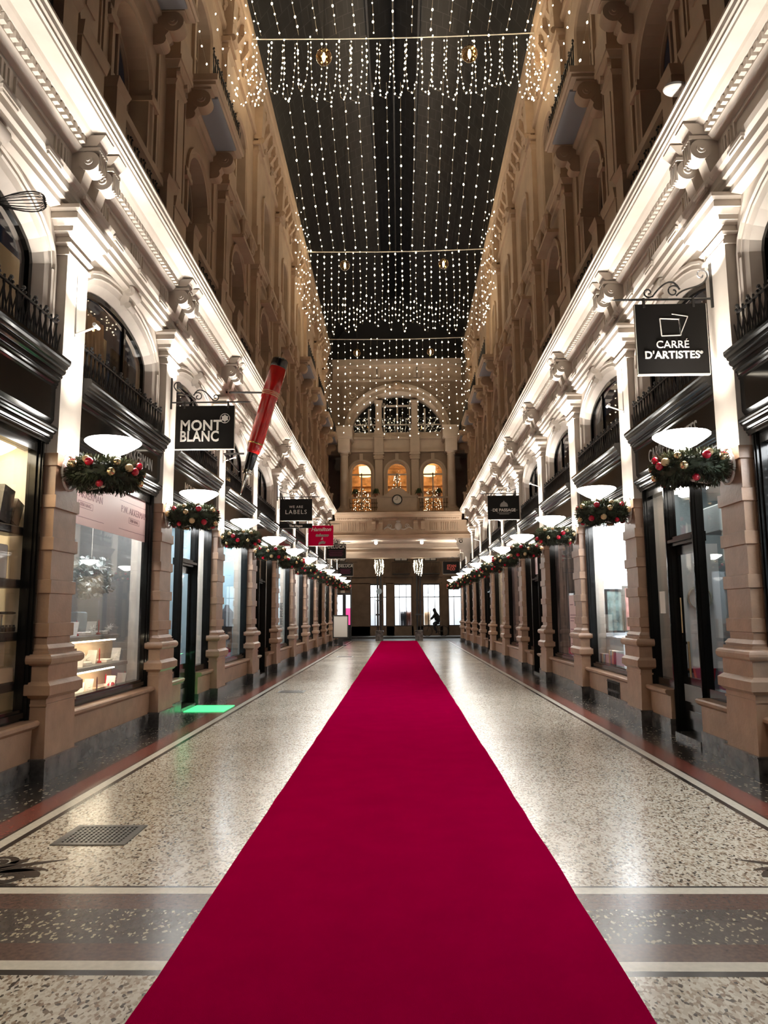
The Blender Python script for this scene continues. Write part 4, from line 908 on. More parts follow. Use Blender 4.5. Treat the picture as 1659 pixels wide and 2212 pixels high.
for yy, zt, w_, nm in ((34.3, 4.80, .92, 'nearer'), (40.9, 4.33, .84, 'farther')):
    e, p = sign(-1, yy, w_, .70, zt, 'black hanging sign with white-framed capitals and faint red small print, %s of the two' % nm)
    text('DELUCA', .19, 'signwhite', e, (w_ / 2, -.022, -.16), FACE, spacing=1.15, bold=.003)
    MB().box(.03, w_ - .03, -.024, -.018, -.065, -.045).box(.03, .05, -.024, -.018, -.14, -.065).box(w_ - .05, w_ - .03, -.024, -.018, -.14, -.065).build('border_line', 'signwhite', e)
    mb = MB()
    for j in range(4): mb.box(.12 + .04 * (j % 2), w_ - .12 - .05 * (j % 2), -.022, -.018, -.34 - j * .075, -.325 - j * .075)
    mb.build('small_print', 'darkred', e)
# right
e, p = sign(1, py(0) + .1, .76, .78, 4.86, 'black square hanging sign with open-box emblem over two text lines, nearest on the right')
text('CARRÉ', .115, 'signwhite', e, (-.38, -.022, -.46), FACE, sx=1.0); text("D'ARTISTES", .112, 'signwhite', e, (-.39, -.022, -.575), FACE, bold=.0022, spacing=1.04)
text('®', .045, 'signwhite', e, (-.08, -.022, -.55), FACE)
mb = MB()
def seg(mb, a, b, t=.011):
    d = Vector((b[0] - a[0], b[1] - a[1])).normalized(); n_ = Vector((-d.y, d.x)) * t / 2
    mb.prism([(a[0] + n_.x, a[1] + n_.y), (b[0] + n_.x, b[1] + n_.y), (b[0] - n_.x, b[1] - n_.y), (a[0] - n_.x, a[1] - n_.y)], 'y', -.022, -.018)
A = [(-.50, -.165), (-.295, -.175), (-.285, -.355), (-.49, -.36), (-.50, -.165)]
for a, b in zip(A, A[1:]): seg(mb, a, b)
B_ = [(-.37, -.115), (-.20, -.145), (-.285, -.34)]
for a, b in zip(B_, B_[1:]): seg(mb, a, b, .009)
seg(mb, (-.295, -.17), (-.285, -.34)); mb.build('square_emblem', 'signwhite', e)
e, p = sign(1, 20.9, .92, .68, 4.87, 'black hanging sign with grey crown-like emblem, right side', xo=3.48)
text('DE PASSAGE', .118, 'signwhite', e, (-.46, -.022, -.42), FACE, bold=.003); mb = MB()
for z, a in ((-.50, .2), (-.535, .14)): mb.box(-.46 - a, -.46 + a, -.022, -.018, z, z + .014)
mb.box(-.84, -.79, -.022, -.018, -.425, -.415).box(-.13, -.08, -.022, -.018, -.425, -.415); mb.build('small_print', 'signgrey', e)
mb = MB().prism([(-.57, -.32), (-.35, -.32), (-.35, -.29), (-.36, -.24), (-.40, -.20), (-.44, -.18), (-.46, -.14), (-.48, -.18), (-.52, -.20), (-.56, -.24), (-.57, -.29)], 'y', -.022, -.018); mb.build('crown_emblem', 'signgrey', e)
e, p = sign(1, 40.9, .90, .68, 4.38, 'dark hanging sign with pink-red letters near the street exit on the right', xo=3.33)
text('STAN', .20, 'signred_text', e, (-.42, -.022, -.25), FACE, bold=.007); text('CO', .20, 'signred_text', e, (-.38, -.022, -.42), FACE, bold=.007); text('&', .2, 'signred_text', e, (-.62, -.022, -.38), FACE, bold=.004)

# giant fountain pen on two brackets
tip = Vector((-3.047, 14.2, 3.889)); top = Vector((-2.319, 14.2, 6.53)); ax_ = (top - tip); Lp = ax_.length
e = empty('fountain_pen', tip, 'oversized red fountain pen hung nib-down from the left cornice', 'pen sign')
e.rotation_euler = ax_.to_track_quat('Z', 'Y').to_euler()
MB().lathe([(.0, 0), (.008, .02), (.035, .22), (.055, .38), (.05, .44)], n=16).build('nib', 'chrome', e, smooth=True)
MB().box(-.003, .003, -.045, -.03, .10, .36).build('nib_slit', 'boxblack', e)
MB().lathe([(.10, .42), (.105, .44), (.105, .46), (.09, .465), (.105, .47), (.105, .50), (.09, .51)], n=24).build('nib_collar', 'chrome', e, smooth=True)
MB().lathe([(.085, .50), (.10, .56), (.11, .84)], n=24).build('grip', 'penblack', e, smooth=True)
MB().lathe([(.11, .84), (.125, .86), (.135, .90), (.14, 1.0), (.142, 1.04), (.148, 1.1), (.15, 1.95), (.152, 1.98)], n=28).build('barrel', 'penred', e, smooth=True)
MB().lathe([(.166, 1.98), (.170, 2.02), (.168, 2.62), (.16, 2.64)], n=28).build('cap', 'penred', e, smooth=True)
for q in (2.04, 2.075, 2.11): MB().lathe([(.168, q), (.173, q + .004), (.173, q + .014), (.168, q + .018)], n=28).build('gold_band', 'goldmatt', e)
MB().lathe([(.142, 1.03), (.147, 1.035), (.147, 1.05), (.146, 1.055)], n=28).build('gold_band', 'gold', e)
MB().lathe([(.16, 2.64), (.165, 2.66), (.16, 2.80), (.13, 2.83), (0, 2.84)], n=24).build('cap_top', 'penblack', e, smooth=True)
MB().tube([(.16, 0, 2.60), (.19, 0, 2.58), (.185, 0, 2.3)], .012, 6).build('clip', 'gold', e)
e = empty('pen_bracket', (-3.3, 14.2, 5.95), 'two black iron arms holding the giant fountain pen', 'bracket')
MB().tube([(-.12, 0, 0), (.69, 0, -.02)], .02, 6).build('upper_arm', 'iron', e)
MB().tube([(-.12, .1, -1.23), (.30, 0, -1.25)], .02, 6).tube([(-.1, .1, -1.25), (.2, .05, -1.6)], .014, 6).build('lower_arm', 'iron', e)
# wire whisk sign at the left edge
e = empty('whisk_sign', (-3.50, 6.0, 5.17), 'oversized wire whisk sticking out from the left wall at the frame edge', 'whisk')
mb = MB()
for j in range(9):
    a = pi * j / 9; pts = []
    for t in range(17):
        th = pi * 2 * t / 16; r_ = .105 * abs(sin(th / 2)) ** .55 * (1 if t <= 8 else -1) if False else 0
        u = t / 16
        if u <= .5: xx = .0 + .455 * sin(pi * u); rr = .085 * sin(min(1, u * 2.0) * pi * .93) ** .7 if u < .5 else 0
        else: xx = .0 + .455 * sin(pi * u); rr = -(.085 * sin(min(1, (1 - u) * 2.0) * pi * .93) ** .7)
        pts.append((xx, rr * cos(a), rr * sin(a)))
    mb.tube(pts, .0035, 4)
mb.build('wires', 'iron', e); MB().lathe([(.012, -.3), (.022, -.2), (.02, 0), (.008, .02)], ax='x', n=10).build('handle', 'chrome', e)
# round white lamp on top of the right cornice
e = empty('round_floodlight', (2.98, 7.15, 6.98), 'round white disc lamp on top of the right cornice', 'lamp')
MB().lathe([(.0, -.012), (.04, -.018), (.045, -.012), (.125, -.012), (.135, 0), (.125, .03), (.06, .05)], n=28).build('disc', 'boardwhite', e, smooth=True)
MB().tube([(0, 0, .03), (.1, 0, .06), (.2, 0, -.08)], .012, 6).build('arm', 'lampwhite', e); e.rotation_euler = (R(12), R(8), 0)

# ------------------------------------------------------------------ glazed roof
def vault(x0, z0, x1, z1, sag, m, name, yA=2.0, yB=38.5, s=1):
    me = bpy.data.meshes.new(name); n = 14; vs = []; uvs = []; fs = []
    L_ = math.hypot(x1 - x0, z1 - z0)
    for j in range(n + 1):
        t = j / n; x = x0 + (x1 - x0) * t; z = z0 + (z1 - z0) * t + sag * sin(pi * t)
        for y in (yA, yB): vs.append((s * x, y, z)); uvs.append((y, L_ * t) if False else (L_ * t * 1.08, y))
    for j in range(n): fs.append((2 * j, 2 * j + 1, 2 * j + 3, 2 * j + 2))
    me.from_pydata(vs, [], fs); uv = me.uv_layers.new(name='UVMap')
    for p in me.polygons:
        for li in p.loop_indices: uv.data[li].uv = uvs[me.loops[li].vertex_index]
    me.materials.append(M[m]); o = bpy.data.objects.new(name, me); col.objects.link(o); o['kind'] = 'structure'; return o
for s in (-1, 1):
    vault(3.7, 15.6, .72, 18.3, .55, 'roof_grey', 'ceiling', s=s); vault(.72, 18.3, 0, 18.75, .0, 'roof_dark', 'ceiling', s=s)
    mb = MB(s); mb.box(.70, .76, 2, 38.5, 18.2, 18.3); tag(mb.build('trim_%d' % (60 + s), 'iron'), kind='structure')
tag(MB().box(-.03, .03, 2, 38.5, 18.62, 18.72).build('trim_63', 'iron'), kind='structure')
tag(MB().box(-3.9, 3.9, 38.55, 38.7, 14.4, 19).build('wall_far_gable', 'roof_dark'), kind='structure')

# ------------------------------------------------------------------ pendant globes
gp = None
for k_, (px_, yy, zz) in enumerate(((-1.42, 13.8, 12.92), (1.57, 13.8, 12.92), (-1.63, 22.6, 12.72), (1.55, 22.6, 12.72), (-1.75, 31.5, 13.0), (1.5, 31.5, 13.0))):
    if gp is None:
        gp = empty('pendant_globe', (0, 0, 0), 'x', 'lamp'); o = gp
        MB().sphere((0, 0, 0), .165, 20, 12).build('glass_globe', 'amber', gp, smooth=True)
        MB().lathe([(.01, -.11), (.03, -.05), (.035, .02), (.02, .08), (.008, .1)], n=10).build('glowing_core', 'lampwarm', gp, smooth=True)
        MB().lathe([(.05, .15), (.06, .17), (.02, .2), (.008, .22), (.006, 5.2)], n=8).build('suspension_rod', 'iron', gp)
    else: o = copy_tree(gp)
    o.location = (px_, yy, zz)
    tag(o, 'amber glass pendant globe, %s pair from the front, %s one' % (ORD[k_ // 2], ('left', 'right')[k_ % 2]), 'lamp', 'pendant globes under the roof')

# ------------------------------------------------------------------ fairy light curtains
BM = {}
def bulbmesh(r_, m_):
    if (r_, m_) not in BM:
        o = MB().lathe([(0, -1.5 * r_), (r_, -.3 * r_), (r_ * .7, r_), (0, 1.6 * r_)], n=6).build('bulb', m_, None); BM[r_, m_] = o.data; bpy.data.objects.remove(o)
    return BM[r_, m_]
def curtain(name_label, strands, r_, m_='bulb', cable=None, glow=None):
    """strands: list of (polyline, bulb spacing); 100 nearest bulbs become parts of their own"""
    e = empty('light_curtain', (0, 0, 0), name_label, 'string lights')
    if cable: cable.build('support_cable', 'cable', e)
    wi = MB(); P_ = []
    for pts, spc in strands:
        wi.tube(pts, .0026, 3); vs = [Vector(p) for p in pts]; d = random.random() * spc; acc = 0
        for a, b in zip(vs, vs[1:]):
            L_ = (b - a).length
            while d < acc + L_:
                q = a.lerp(b, (d - acc) / L_); P_.append(q + Vector((random.uniform(-.012, .012), random.uniform(-.02, .02), random.uniform(-.02, .02)))); d += spc * random.uniform(.8, 1.2)
            acc += L_
    wi.build('wires', 'wire', e)
    P_.sort(key=lambda p: (p - Vector((0, 0, 1.57))).length); me = bulbmesh(r_, m_)
    for q in P_[:100]:
        o = bpy.data.objects.new('bulb', me); col.objects.link(o); o.parent = e; o.location = q; k = random.uniform(.75, 1.3); o.scale = (k, k, k); o.rotation_euler = (random.uniform(-.6, .6), random.uniform(-.6, .6), 0)
    if len(P_) > 100:
        mb = MB()
        for q in P_[100:]:
            k = r_ * random.choice([.8, .9, 1, 1.1, 1.5]); mb.lathe_sq([(0, -1.5 * k), (k, -.3 * k), (k * .7, k), (0, 1.6 * k)], q, 5, (1, 1, 1))
        tag(mb.build('bulbs', m_, e), kind='stuff')
    return e
random.seed(17)
def cable_across(y, z, x=3.36, tilt=-.05):
    mb = MB()
    for q in (0, .018, -.018): mb.tube([(-x + 2 * x * t / 12, y + q, z - .10 * sin(pi * t / 12) * .5 + q) for t in range(13)], .011, 5)
    return mb
# A: strands draped from the front up to the first cable
st_ = []
for j in range(15):
    x = -3.15 + 6.3 * j / 14; st_.append(([(x, 11.2, 15.0), (x, 13.5, 15.0), (x, 15.95, 15.28)], .34))
curtain('sparse fairy light strands running above the front cable to the top of the frame', st_, .0165)
# B: first dense curtain of swags
st_ = []
for j in range(21):
    x = -3.25 + 6.5 * j / 20 + random.uniform(-.03, .03); L_ = random.uniform(1.25, 1.6)
    st_.append(([(x, 16 + random.uniform(-.1, .1), 15.2), (x + random.uniform(-.04, .04), 16, 15.2 - L_ * .6), (x + random.uniform(-.05, .05), 16, 15.2 - L_), (x + .13, 16, 15.12 - L_), (x + .22, 16, 15.25 - L_ * .85), (x + .26, 16, 15.2 - L_ * .45), (x + .26, 16, 15.1)], .155))
curtain('dense swagged fairy light curtain under the nearer cable', st_, .0155, cable=cable_across(16, 15.24))
# C: long strands from the roof down to the second cable
st_ = []
for j in range(16):
    x = -3.1 + 6.2 * j / 15; st_.append(([(x * .93, 18.2, 15.75), (x * .97, 20.6, 15.65), (x, 23.2, 15.3), (x * 1.02, 26.2, 15.05)], .52))
curtain('long sparse fairy light strands between the two cables', st_, .019)
# D: second dense curtain
st_ = []
for j in range(25):
    x = -3.2 + 6.4 * j / 24 + random.uniform(-.03, .03); L_ = random.uniform(2.5, 3.2)
    st_.append(([(x, 26.2, 15.05), (x + random.uniform(-.05, .05), 26.2, 15.0 - L_ * .5), (x + random.uniform(-.05, .05), 26.2, 15 - L_), (x + .10, 26.2, 14.9 - L_), (x + .16, 26.2, 15.1 - L_ * .7)], .25))
curtain('dense fairy light curtain under the farther cable', st_, .020, 'bulbfar', cable=cable_across(26.2, 15.06))
# E: third curtain in front of the far facade
st_ = []
for j in range(21):
    x = -3.1 + 6.2 * j / 20 + random.uniform(-.03, .03); L_ = random.uniform(4.4, 5.0)
    st_.append(([(x, 34, 14.6), (x + random.uniform(-.06, .06), 34, 14.6 - L_ * .5), (x + random.uniform(-.06, .06), 34, 14.6 - L_)], .36))
curtain('long fairy light curtain hanging before the arched far facade', st_, .021, 'bulbfar', cable=cable_across(34, 14.62))
# side strands against the walls
for s in (-1, 1):
    st_ = []
    for y0, z0, y1, z1 in ((10.5, 11.3, 13.4, 11.7), (11.7, 12.4, 14.6, 12.6), (13.1, 13.7, 15.8, 13.5)):
        st_.append(([(s * 3.25, y0 - .8, z0 + 1.6), (s * 3.25, y0, z0 + .25), (s * 3.25, (y0 + y1) / 2, z0 - .3), (s * 3.25, y1, z1 - .2), (s * 3.25, y1 + .5, z1 + .5), (s * 3.25, y1 + .9, z1 + 1.4)], .30))
    for y0 in (14.6, 15.4): st_.append(([(s * 3.22, y0, 15.2), (s * 3.25, y0 + .1, 14), (s * 3.22, y0 + .3, 13.3), (s * 3.2, y0 + .7, 13.6), (s * 3.2, y0 + .9, 14.8)], .27))
    curtain('fairy light strands looped along the upper %s wall near the front' % SIDE[s], st_, .0145)
    st_ = []
    for j in range(7):
        y0 = 22.5 + j * .55; st_.append(([(s * 3.2, y0, 15.2), (s * 3.24, y0 + .1, 13.4), (s * 3.2, y0 + .2, 11.9 + .15 * (j % 3)), (s * 3.2, y0 + .45, 12.2)], .45))
    for j in range(4):
        y0 = 31 + j * .8; st_.append(([(s * 3.1, y0, 14.6), (s * 3.14, y0 + .1, 12.2), (s * 3.1, y0 + .2, 10.2)], .5))
    curtain('fairy light strands hanging along the upper %s wall near the far end' % SIDE[s], st_, .018, 'bulbfar')
for y, z in ((12, 13.6), (16, 14.0), (21, 14.6), (26.2, 13.4), (32.5, 12)):
    for x in (-2.3, 2.3): light('POINT', (x, y, z), WARM_W * (1.6 if y > 25 else 1), WARMC, .5)
light('POINT', (-2.4, 7.5, 12.5), WARM_W * .8, WARMC, .5); light('POINT', (2.4, 7.5, 12.5), WARM_W * .8, WARMC, .5)

# ------------------------------------------------------------------ far end: bridge, balcony and arched facade
def sbox(name, m, *a): return tag(MB().box(*a).build(name, m), kind='structure')
mb = MB()
mb.box(-3.5, 3.5, 36.1, 36.9, 5.38, 6.10)
mb.prism([(36.9, 6.10), (36.06, 6.10), (36.0, 6.16), (35.98, 6.2), (35.8, 6.24), (35.78, 6.32), (35.72, 6.34), (35.70, 6.46), (36.9, 6.5)], 'x', -3.1, 3.1)
mb.prism([(36.9, 5.2), (36.12, 5.2), (36.05, 5.26), (36.05, 5.34), (36.0, 5.38), (36.9, 5.42)], 'x', -3.5, 3.5)
x = -3.0
while x < 3.0: mb.box(x, x + .05, 35.9, 36.0, 6.13, 6.19); x += .1
for c_ in (-2.75, -2.3, -1.75, 1.75, 2.3, 2.75):
    for a in (-.16, -.05, .05, .16): mb.box(c_ + a - .02, c_ + a + .02, 36.06, 36.1, 5.6, 5.95)
for a in (-1.2, -.85, .85, 1.2): mb.box(a - .1, a + .1, 35.95, 36.1, 5.62, 6.1); mb.lathe([(.08, -.1), (.08, .1)], (a, 35.98, 6.0), 'x', 10)
tag(mb.build('trim_50', 'plaster_dimlit'), kind='structure')  # dimmer light on the bridge front put into the darker plaster
e = empty('cartouche', (0, 36.05, 5.78), 'carved cartouche at the centre of the balcony bridge', 'ornament')
mb = MB().sphere((0, 0, .02), .18, 12, 8, (1, .4, 1.1)).sphere((0, -.03, .26), .09, 8, 6, (1.3, .5, .7)); mb.build('shield', 'plaster', e, smooth=True)
mb = MB()
for q in (-1, 1):
    mb.tube([(q * a, 0, b_) for a, b_ in bez([(.15, -.1), (.4, -.25), (.45, .15), (.7, -.12)], 12)], .035, 6)
    mb.tube([(q * p[0], 0, p[2]) for p in spiral(.42, .02, .12, 1.3, 0, 1)], .025, 6)
mb.build('scrollwork', 'plaster', e, smooth=True)
# passage under the bridge
mb = MB(); mb.box(-3.6, 3.6, 36.9, 43.4, 5.25, 5.45); mb.box(-3.6, 3.6, 39.4, 39.7, 5.05, 5.25); mb.box(-3.6, 3.6, 42.6, 43.4, 4.75, 5.25).box(-3.6, 3.6, 42.5, 42.6, 5.0, 5.1)
tag(mb.build('ceiling', 'plaster_halflit'), kind='structure')
cl = None
for k_, x in enumerate((-1.15, 1.19)):
    if cl is None:
        cl = empty('ceiling_lamp', (0, 0, 0), 'x', 'lamp'); MB().sphere((0, 0, -.10), .085, 14, 9).build('globe', 'lampwarm', cl, smooth=True); MB().lathe([(.09, 0), (.09, -.03), (.05, -.05)], n=14).build('base', 'lampwhite', cl); o = cl
    else: o = copy_tree(cl)
    o.location = (x, 37.7, 5.25); tag(o, 'small round ceiling lamp under the bridge, %s one' % ('left', 'right')[k_], 'lamp', 'ceiling lamps under the bridge'); light('POINT', (x, 37.6, 4.98), 6, NEUT, .08)
for k_, s in enumerate((-1, 1)):
    e = empty('scroll_corbel', (0, 36.4, 0), 'tall white scroll corbel carrying the bridge on the %s' % SIDE[s], 'corbel')
    pts = [(3.55, 5.3), (2.80, 5.3), (2.80, 5.16), (2.88, 5.10), (2.87, 4.95), (2.93, 4.80), (3.05, 4.66), (3.16, 4.60), (3.22, 4.45), (3.34, 4.30), (3.36, 4.05), (3.32, 3.95), (3.42, 3.75), (3.55, 3.7)]
    MB(s).prism(pts, 'y', -.22, .22).build('body', 'plaster', e)
    MB(s).lathe([(.13, -.26), (.11, -.28), (.09, -.26), (.05, -.26), (.05, -.30), (.0, -.31)], (3.05, 0, 5.05), 'y', 18).build('volute', 'plaster', e, smooth=True)
    light('AREA', (s * 2.6, 36.4, 4.6), 2, NEUT, .1, (0, R(120) * s, 0))
# balcony
mb = MB(); mb.box(-3.1, 3.1, 36.0, 38.2, 6.46, 6.56)
mb.box(-3.6, -3.0, 37.6, 38.2, 6.4, 9.9) if False else None
tag(mb.build('trim_51', 'plaster_dimlit'), kind='structure')
e = empty('clock_pedestal', (-.04, 36.7, 6.56), 'stone balcony pedestal with round clock in the middle of the bridge', 'clock')
mb = MB(); mb.box(-1.05, 1.05, -.1, .25, 0, .12).box(-.98, .98, -.05, .25, .12, .78).box(-1.05, 1.05, -.1, .28, .78, .86)
mb.prism([(-.62, .86), (-.6, .95), (-.48, .98), (-.42, 1.08), (-.28, 1.20), (-.12, 1.25), (.12, 1.25), (.28, 1.20), (.42, 1.08), (.48, .98), (.6, .95), (.62, .86)], 'y', -.05, .22); mb.build('pedestal', 'plaster_halflit', e)
MB().lathe([(.25, 0), (.26, -.04), (.21, -.05), (.205, -.02), (.205, 0), (.25, 0)], (0, -.11, .64), 'y', 28).build('clock_rim', 'boxblack', e, smooth=True)
MB().lathe([(.205, -.0), (.205, -.02)], (0, -.11, .64), 'y', 28).build('clock_face', 'signwhite', e)
MB().box(-.008, .008, -.145, -.135, .64, .80).box(-.10, 0, -.145, -.135, .632, .646).build('clock_hands', 'boxblack', e)
for s in (-1, 1):
    e = empty('balcony_railing', (s * 1.75, 36.7, 6.56), 'dark iron balcony railing %s of the clock' % ('left', 'right')[s > 0], 'railing')
    mb = MB(); h_ = .72
    mb.box(-.72, .72, -.015, .015, .04, .08)
    for j in range(13):
        x = -.66 + j * .11; mb.tube([(x, 0, .06), (x, 0, h_)], .01, 4); mb.tube([(p[0], 0, p[2]) for p in spiral(x + .05, .26, .045, 1, 0, 1, 10)], .01, 4); mb.tube([(p[0], 0, p[2]) for p in spiral(x + .05, .50, .045, 1, 0, -1, 10)], .01, 4)
    mb.build('ironwork', 'iron', e); MB().box(-.76, .76, -.07, .07, h_, h_ + .07).build('stone_handrail', 'plaster_halflit', e)
    e = empty('stone_column', (s * 2.72, 37.0, 6.56), 'round stone column at the %s of the clock balcony' % SIDE[s], 'column')
    MB().box(-.32, .32, -.32, .32, 0, .22).lathe([(.28, .22), (.29, .28), (.25, .33), (.24, .36), (.22, .4)], n=24).build('base', 'plaster_halflit', e)
    MB().lathe([(.215, .4), (.21, 1.5), (.19, 3.0)], n=28).build('shaft', 'plaster_halflit', e, smooth=True)
    MB().lathe([(.19, 2.98), (.22, 3.0), (.20, 3.04), (.21, 3.1), (.27, 3.18)], n=24).box(-.3, .3, -.3, .3, 3.18, 3.28).build('capital', 'plaster_halflit', e)
    mb = MB(); mb.box(-.30, .30, -.3, 1.2, 3.28, 3.8).box(-.36, .36, -.36, 1.2, 3.80, 3.88).box(-.42, .42, -.42, 1.2, 3.88, 4.35).box(-.46, .46, -.46, 1.2, 4.35, 4.45); mb.build('entablature_block', 'plaster_halflit', e)
fr_ = None
for k_, x in enumerate((-2.15, -1.1, 1.05, 2.05)):
    if fr_ is None:
        fr_ = empty('potted_fern', (0, 0, 0), 'x', 'plant'); MB().lathe([(.07, 0), (.10, .16), (.11, .17), (.09, .175)], n=12).build('pot', 'terracotta', fr_)
        mb = MB(); random.seed(9)
        for j in range(70):
            a = random.uniform(0, 2 * pi); l = random.uniform(.15, .3); h_ = random.uniform(.05, .28)
            pts = [Vector((0, 0, .15)), Vector((cos(a) * l * .6, sin(a) * l * .6, .17 + h_)), Vector((cos(a) * l, sin(a) * l, .1 + h_ * .3))]; wv = Vector((-sin(a), cos(a), 0)) * .018
            mb.add([pts[0], pts[1] + wv, pts[2], pts[1] - wv], [(0, 1, 2, 3)])
        mb.build('leaves', 'fern', fr_); o = fr_
    else: o = copy_tree(fr_)
    o.location = (x, 36.7, 7.35 if abs(x) > 1.06 else 7.35); tag(o, 'potted fern on the balcony rail, %s from the left' % ORD[k_], 'plant', 'ferns on the clock balcony')
# facade wall with three arches, lunette
mb = MB(); yw = 38.0; mr = MB()
def fwall(mb, y, x0, x1, z0, z1, xc, a, zs, rise, n=16):
    t = MB(); archwall(t, y, x0, x1, z0, z1, xc, a, zs, rise, n); mb.add([(p[1], p[0], p[2]) for p in t.v], t.f)
def floop(mb, loops): mb.loft([[(p[1], p[0], p[2]) for p in l] for l in loops])
cs = [(-1.90, -2.9, -.98), (-.04, -.98, .90), (1.83, .90, 2.9)]
for xc, x0, x1 in cs:
    fwall(mb, yw, x0, x1, 6.5, 9.95, xc, .56, 8.85, .56)
    floop(mr, [ell(yw, xc, .70, 8.85, .70, 6.6), ell(yw - .07, xc, .70, 8.85, .70, 6.6), ell(yw - .07, xc, .60, 8.85, .60, 6.6), ell(yw - .03, xc, .56, 8.85, .56, 6.6), ell(yw + .25, xc, .54, 8.85, .54, 6.6)])
    mr.box(xc - .09, xc + .09, yw - .14, yw, 9.45, 9.85)
for q in (-1, 1):
    mb.add([(q * 2.9, yw, 9.9), (q * 3.9, yw, 9.9), (q * 3.9, yw, 15), (q * 2.9, yw, 15)], [(0, 1, 2, 3)]); mb.add([(q * 2.9, yw + 1.5, 6.5), (q * 3.9, yw + 1.5, 6.5), (q * 3.9, yw + 1.5, 9.9), (q * 2.9, yw + 1.5, 9.9)], [(0, 1, 2, 3)]); mb.box(min(q * 2.88, q * 2.92), max(q * 2.88, q * 2.92), yw, yw + 1.5, 6.5, 9.9).box(min(q * 2.9, q * 3.9), max(q * 2.9, q * 3.9), yw, yw + 1.5, 9.88, 9.92)
mr.box(-2.9, 2.9, yw - .15, yw + .3, 9.92, 10.02).box(-2.9, 2.9, yw - .05, yw + .2, 10.02, 10.6).box(-2.9, 2.9, yw - .2, yw + .2, 10.6, 10.72).box(-2.9, 2.9, yw - .05, yw + .2, 10.72, 10.95)
fwall(mb, yw - .1, -2.9, 2.9, 10.95, 13.75, 0, 2.42, 10.95, 2.05)
floop(mr, [ell(yw - .1, 0, 2.80, 10.95, 2.62, 10.9, 24), ell(yw - .28, 0, 2.80, 10.95, 2.62, 10.9, 24), ell(yw - .28, 0, 2.70, 10.95, 2.5, 10.9, 24), ell(yw - .2, 0, 2.64, 10.95, 2.42, 10.9, 24), ell(yw - .24, 0, 2.5, 10.95, 2.2, 10.9, 24), ell(yw - .1, 0, 2.38, 10.95, 2.03, 10.9, 24), ell(yw + .3, 0, 2.36, 10.95, 2.0, 10.9, 24)])
mr.box(-3.4, 3.4, yw - .25, yw, 13.72, 13.82).box(-3.4, 3.4, yw - .12, yw + .1, 13.82, 14.5).box(-3.4, 3.4, yw - .3, yw, 14.45, 14.55).box(-3.4, 3.4, yw - .45, yw, 14.55, 14.85)
for x in (-1.15, -.95, .95, 1.15): mr.box(x - .07, x + .07, yw - .3, yw, 13.9, 14.45)
for c_ in (-2.2, -1.75, 0, 1.75, 2.2): mr.box(c_ - .18, c_ + .18, yw - .16, yw, 14.0, 14.03); mr.box(c_ - .18, c_ + .18, yw - .16, yw, 14.3, 14.33)
for q in (-1, 1):
    for cx_, cz_, r0_ in ((2.35, 13.0, .24), (2.62, 12.3, .18), (1.85, 13.4, .16), (2.6, 13.45, .14)):
        mr.tube([(q * p[0], yw - .11, p[2]) for p in spiral(cx_, cz_, r0_, 1.4, .5, q)], .03, 5)
tag(mb.build('wall_far', 'plaster_shaded'), kind='structure'); tag(mr.build('trim_64', 'plaster_halflit'), kind='structure')
e = empty('arch_crest', (0, 37.72, 13.45), 'carved crest at the top of the big far arch', 'ornament'); mb = MB().sphere((0, 0, 0), .22, 12, 8, (1.2, .5, 1))
for q in (-1, 1): mb.sphere((q * .28, 0, -.08), .13, 8, 6, (1.4, .5, .7)).sphere((q * .5, 0, -.16), .09, 8, 6, (1.4, .5, .7))
mb.build('carving', 'plaster_dimlit', e, smooth=True)
for k_, x in enumerate((-.98, .90)):
    e = empty('facade_pilaster', (x, 37.9, 6.56), 'flat stone pilaster %s of the middle arched window over the clock' % ('left', 'right')[k_], 'pilaster')
    MB().box(-.24, .24, -.2, .1, 0, .8).box(-.2, .2, -.12, .1, .8, 2.95).build('shaft', 'plaster_halflit', e)
    MB().box(-.26, .26, -.2, .1, 2.95, 3.02).box(-.22, .22, -.15, .1, 3.02, 3.2).box(-.28, .28, -.22, .1, 3.2, 3.3).lathe([(.06, -.02), (.06, .02)], (-.22, -.15, 3.1), 'y', 10).lathe([(.06, -.02), (.06, .02)], (.22, -.15, 3.1), 'y', 10).build('capital', 'plaster_halflit', e)
    MB().box(-.24, .24, -.25, .1, 3.3, 4.4).box(-.3, .3, -.3, .1, 4.1, 4.2).build('entablature_block', 'plaster_halflit', e)
    MB().box(-.2, .2, -.22, .3, 4.4, 4.6).box(-.16, .16, -.15, .3, 4.6, 5.95).box(-.22, .22, -.22, .3, 5.95, 6.1).build('lunette_pilaster', 'plaster_halflit', e)
def fwin(xc, a, zs, rise, zb, glassm, y=38.18, frame='plaster'):
    wn[0] += 1; e = empty('window_%d' % wn[0], (xc, y, 0), None, None); e['kind'] = 'structure'
    mb = MB(); floop(mb, [ell(0, 0, a, zs, rise, zb), ell(-.06, 0, a, zs, rise, zb), ell(-.06, 0, a - .06, zs, rise - .06, zb), ell(0, 0, a - .06, zs, rise - .06, zb)])
    mb.box(-.035, .035, -.05, 0, zb, zs).box(-a, a, -.05, 0, zs - .12, zs - .04); mb.build('frame', frame, e)
    g = MB(); p = [(q[1], 0, q[2]) for q in ell(0, 0, a, zs, rise, zb)]; g.add(p, [tuple(range(len(p)))]); g.build('pane', glassm, e); return e
random.seed(31)
for k_, (xc, x0, x1) in enumerate(cs):
    fwin(xc, .55, 8.85, .55, 6.9, 'glass')
mb = MB(); mb.add([(-2.7, 38.3, 6.6), (-2.7, 41, 6.6), (2.7, 41, 6.6), (2.7, 38.3, 6.6)], [(0, 1, 2, 3)]); mb.add([(-2.7, 41, 6.6), (2.7, 41, 6.6), (2.7, 41, 9.6), (-2.7, 41, 9.6)], [(0, 1, 2, 3)])
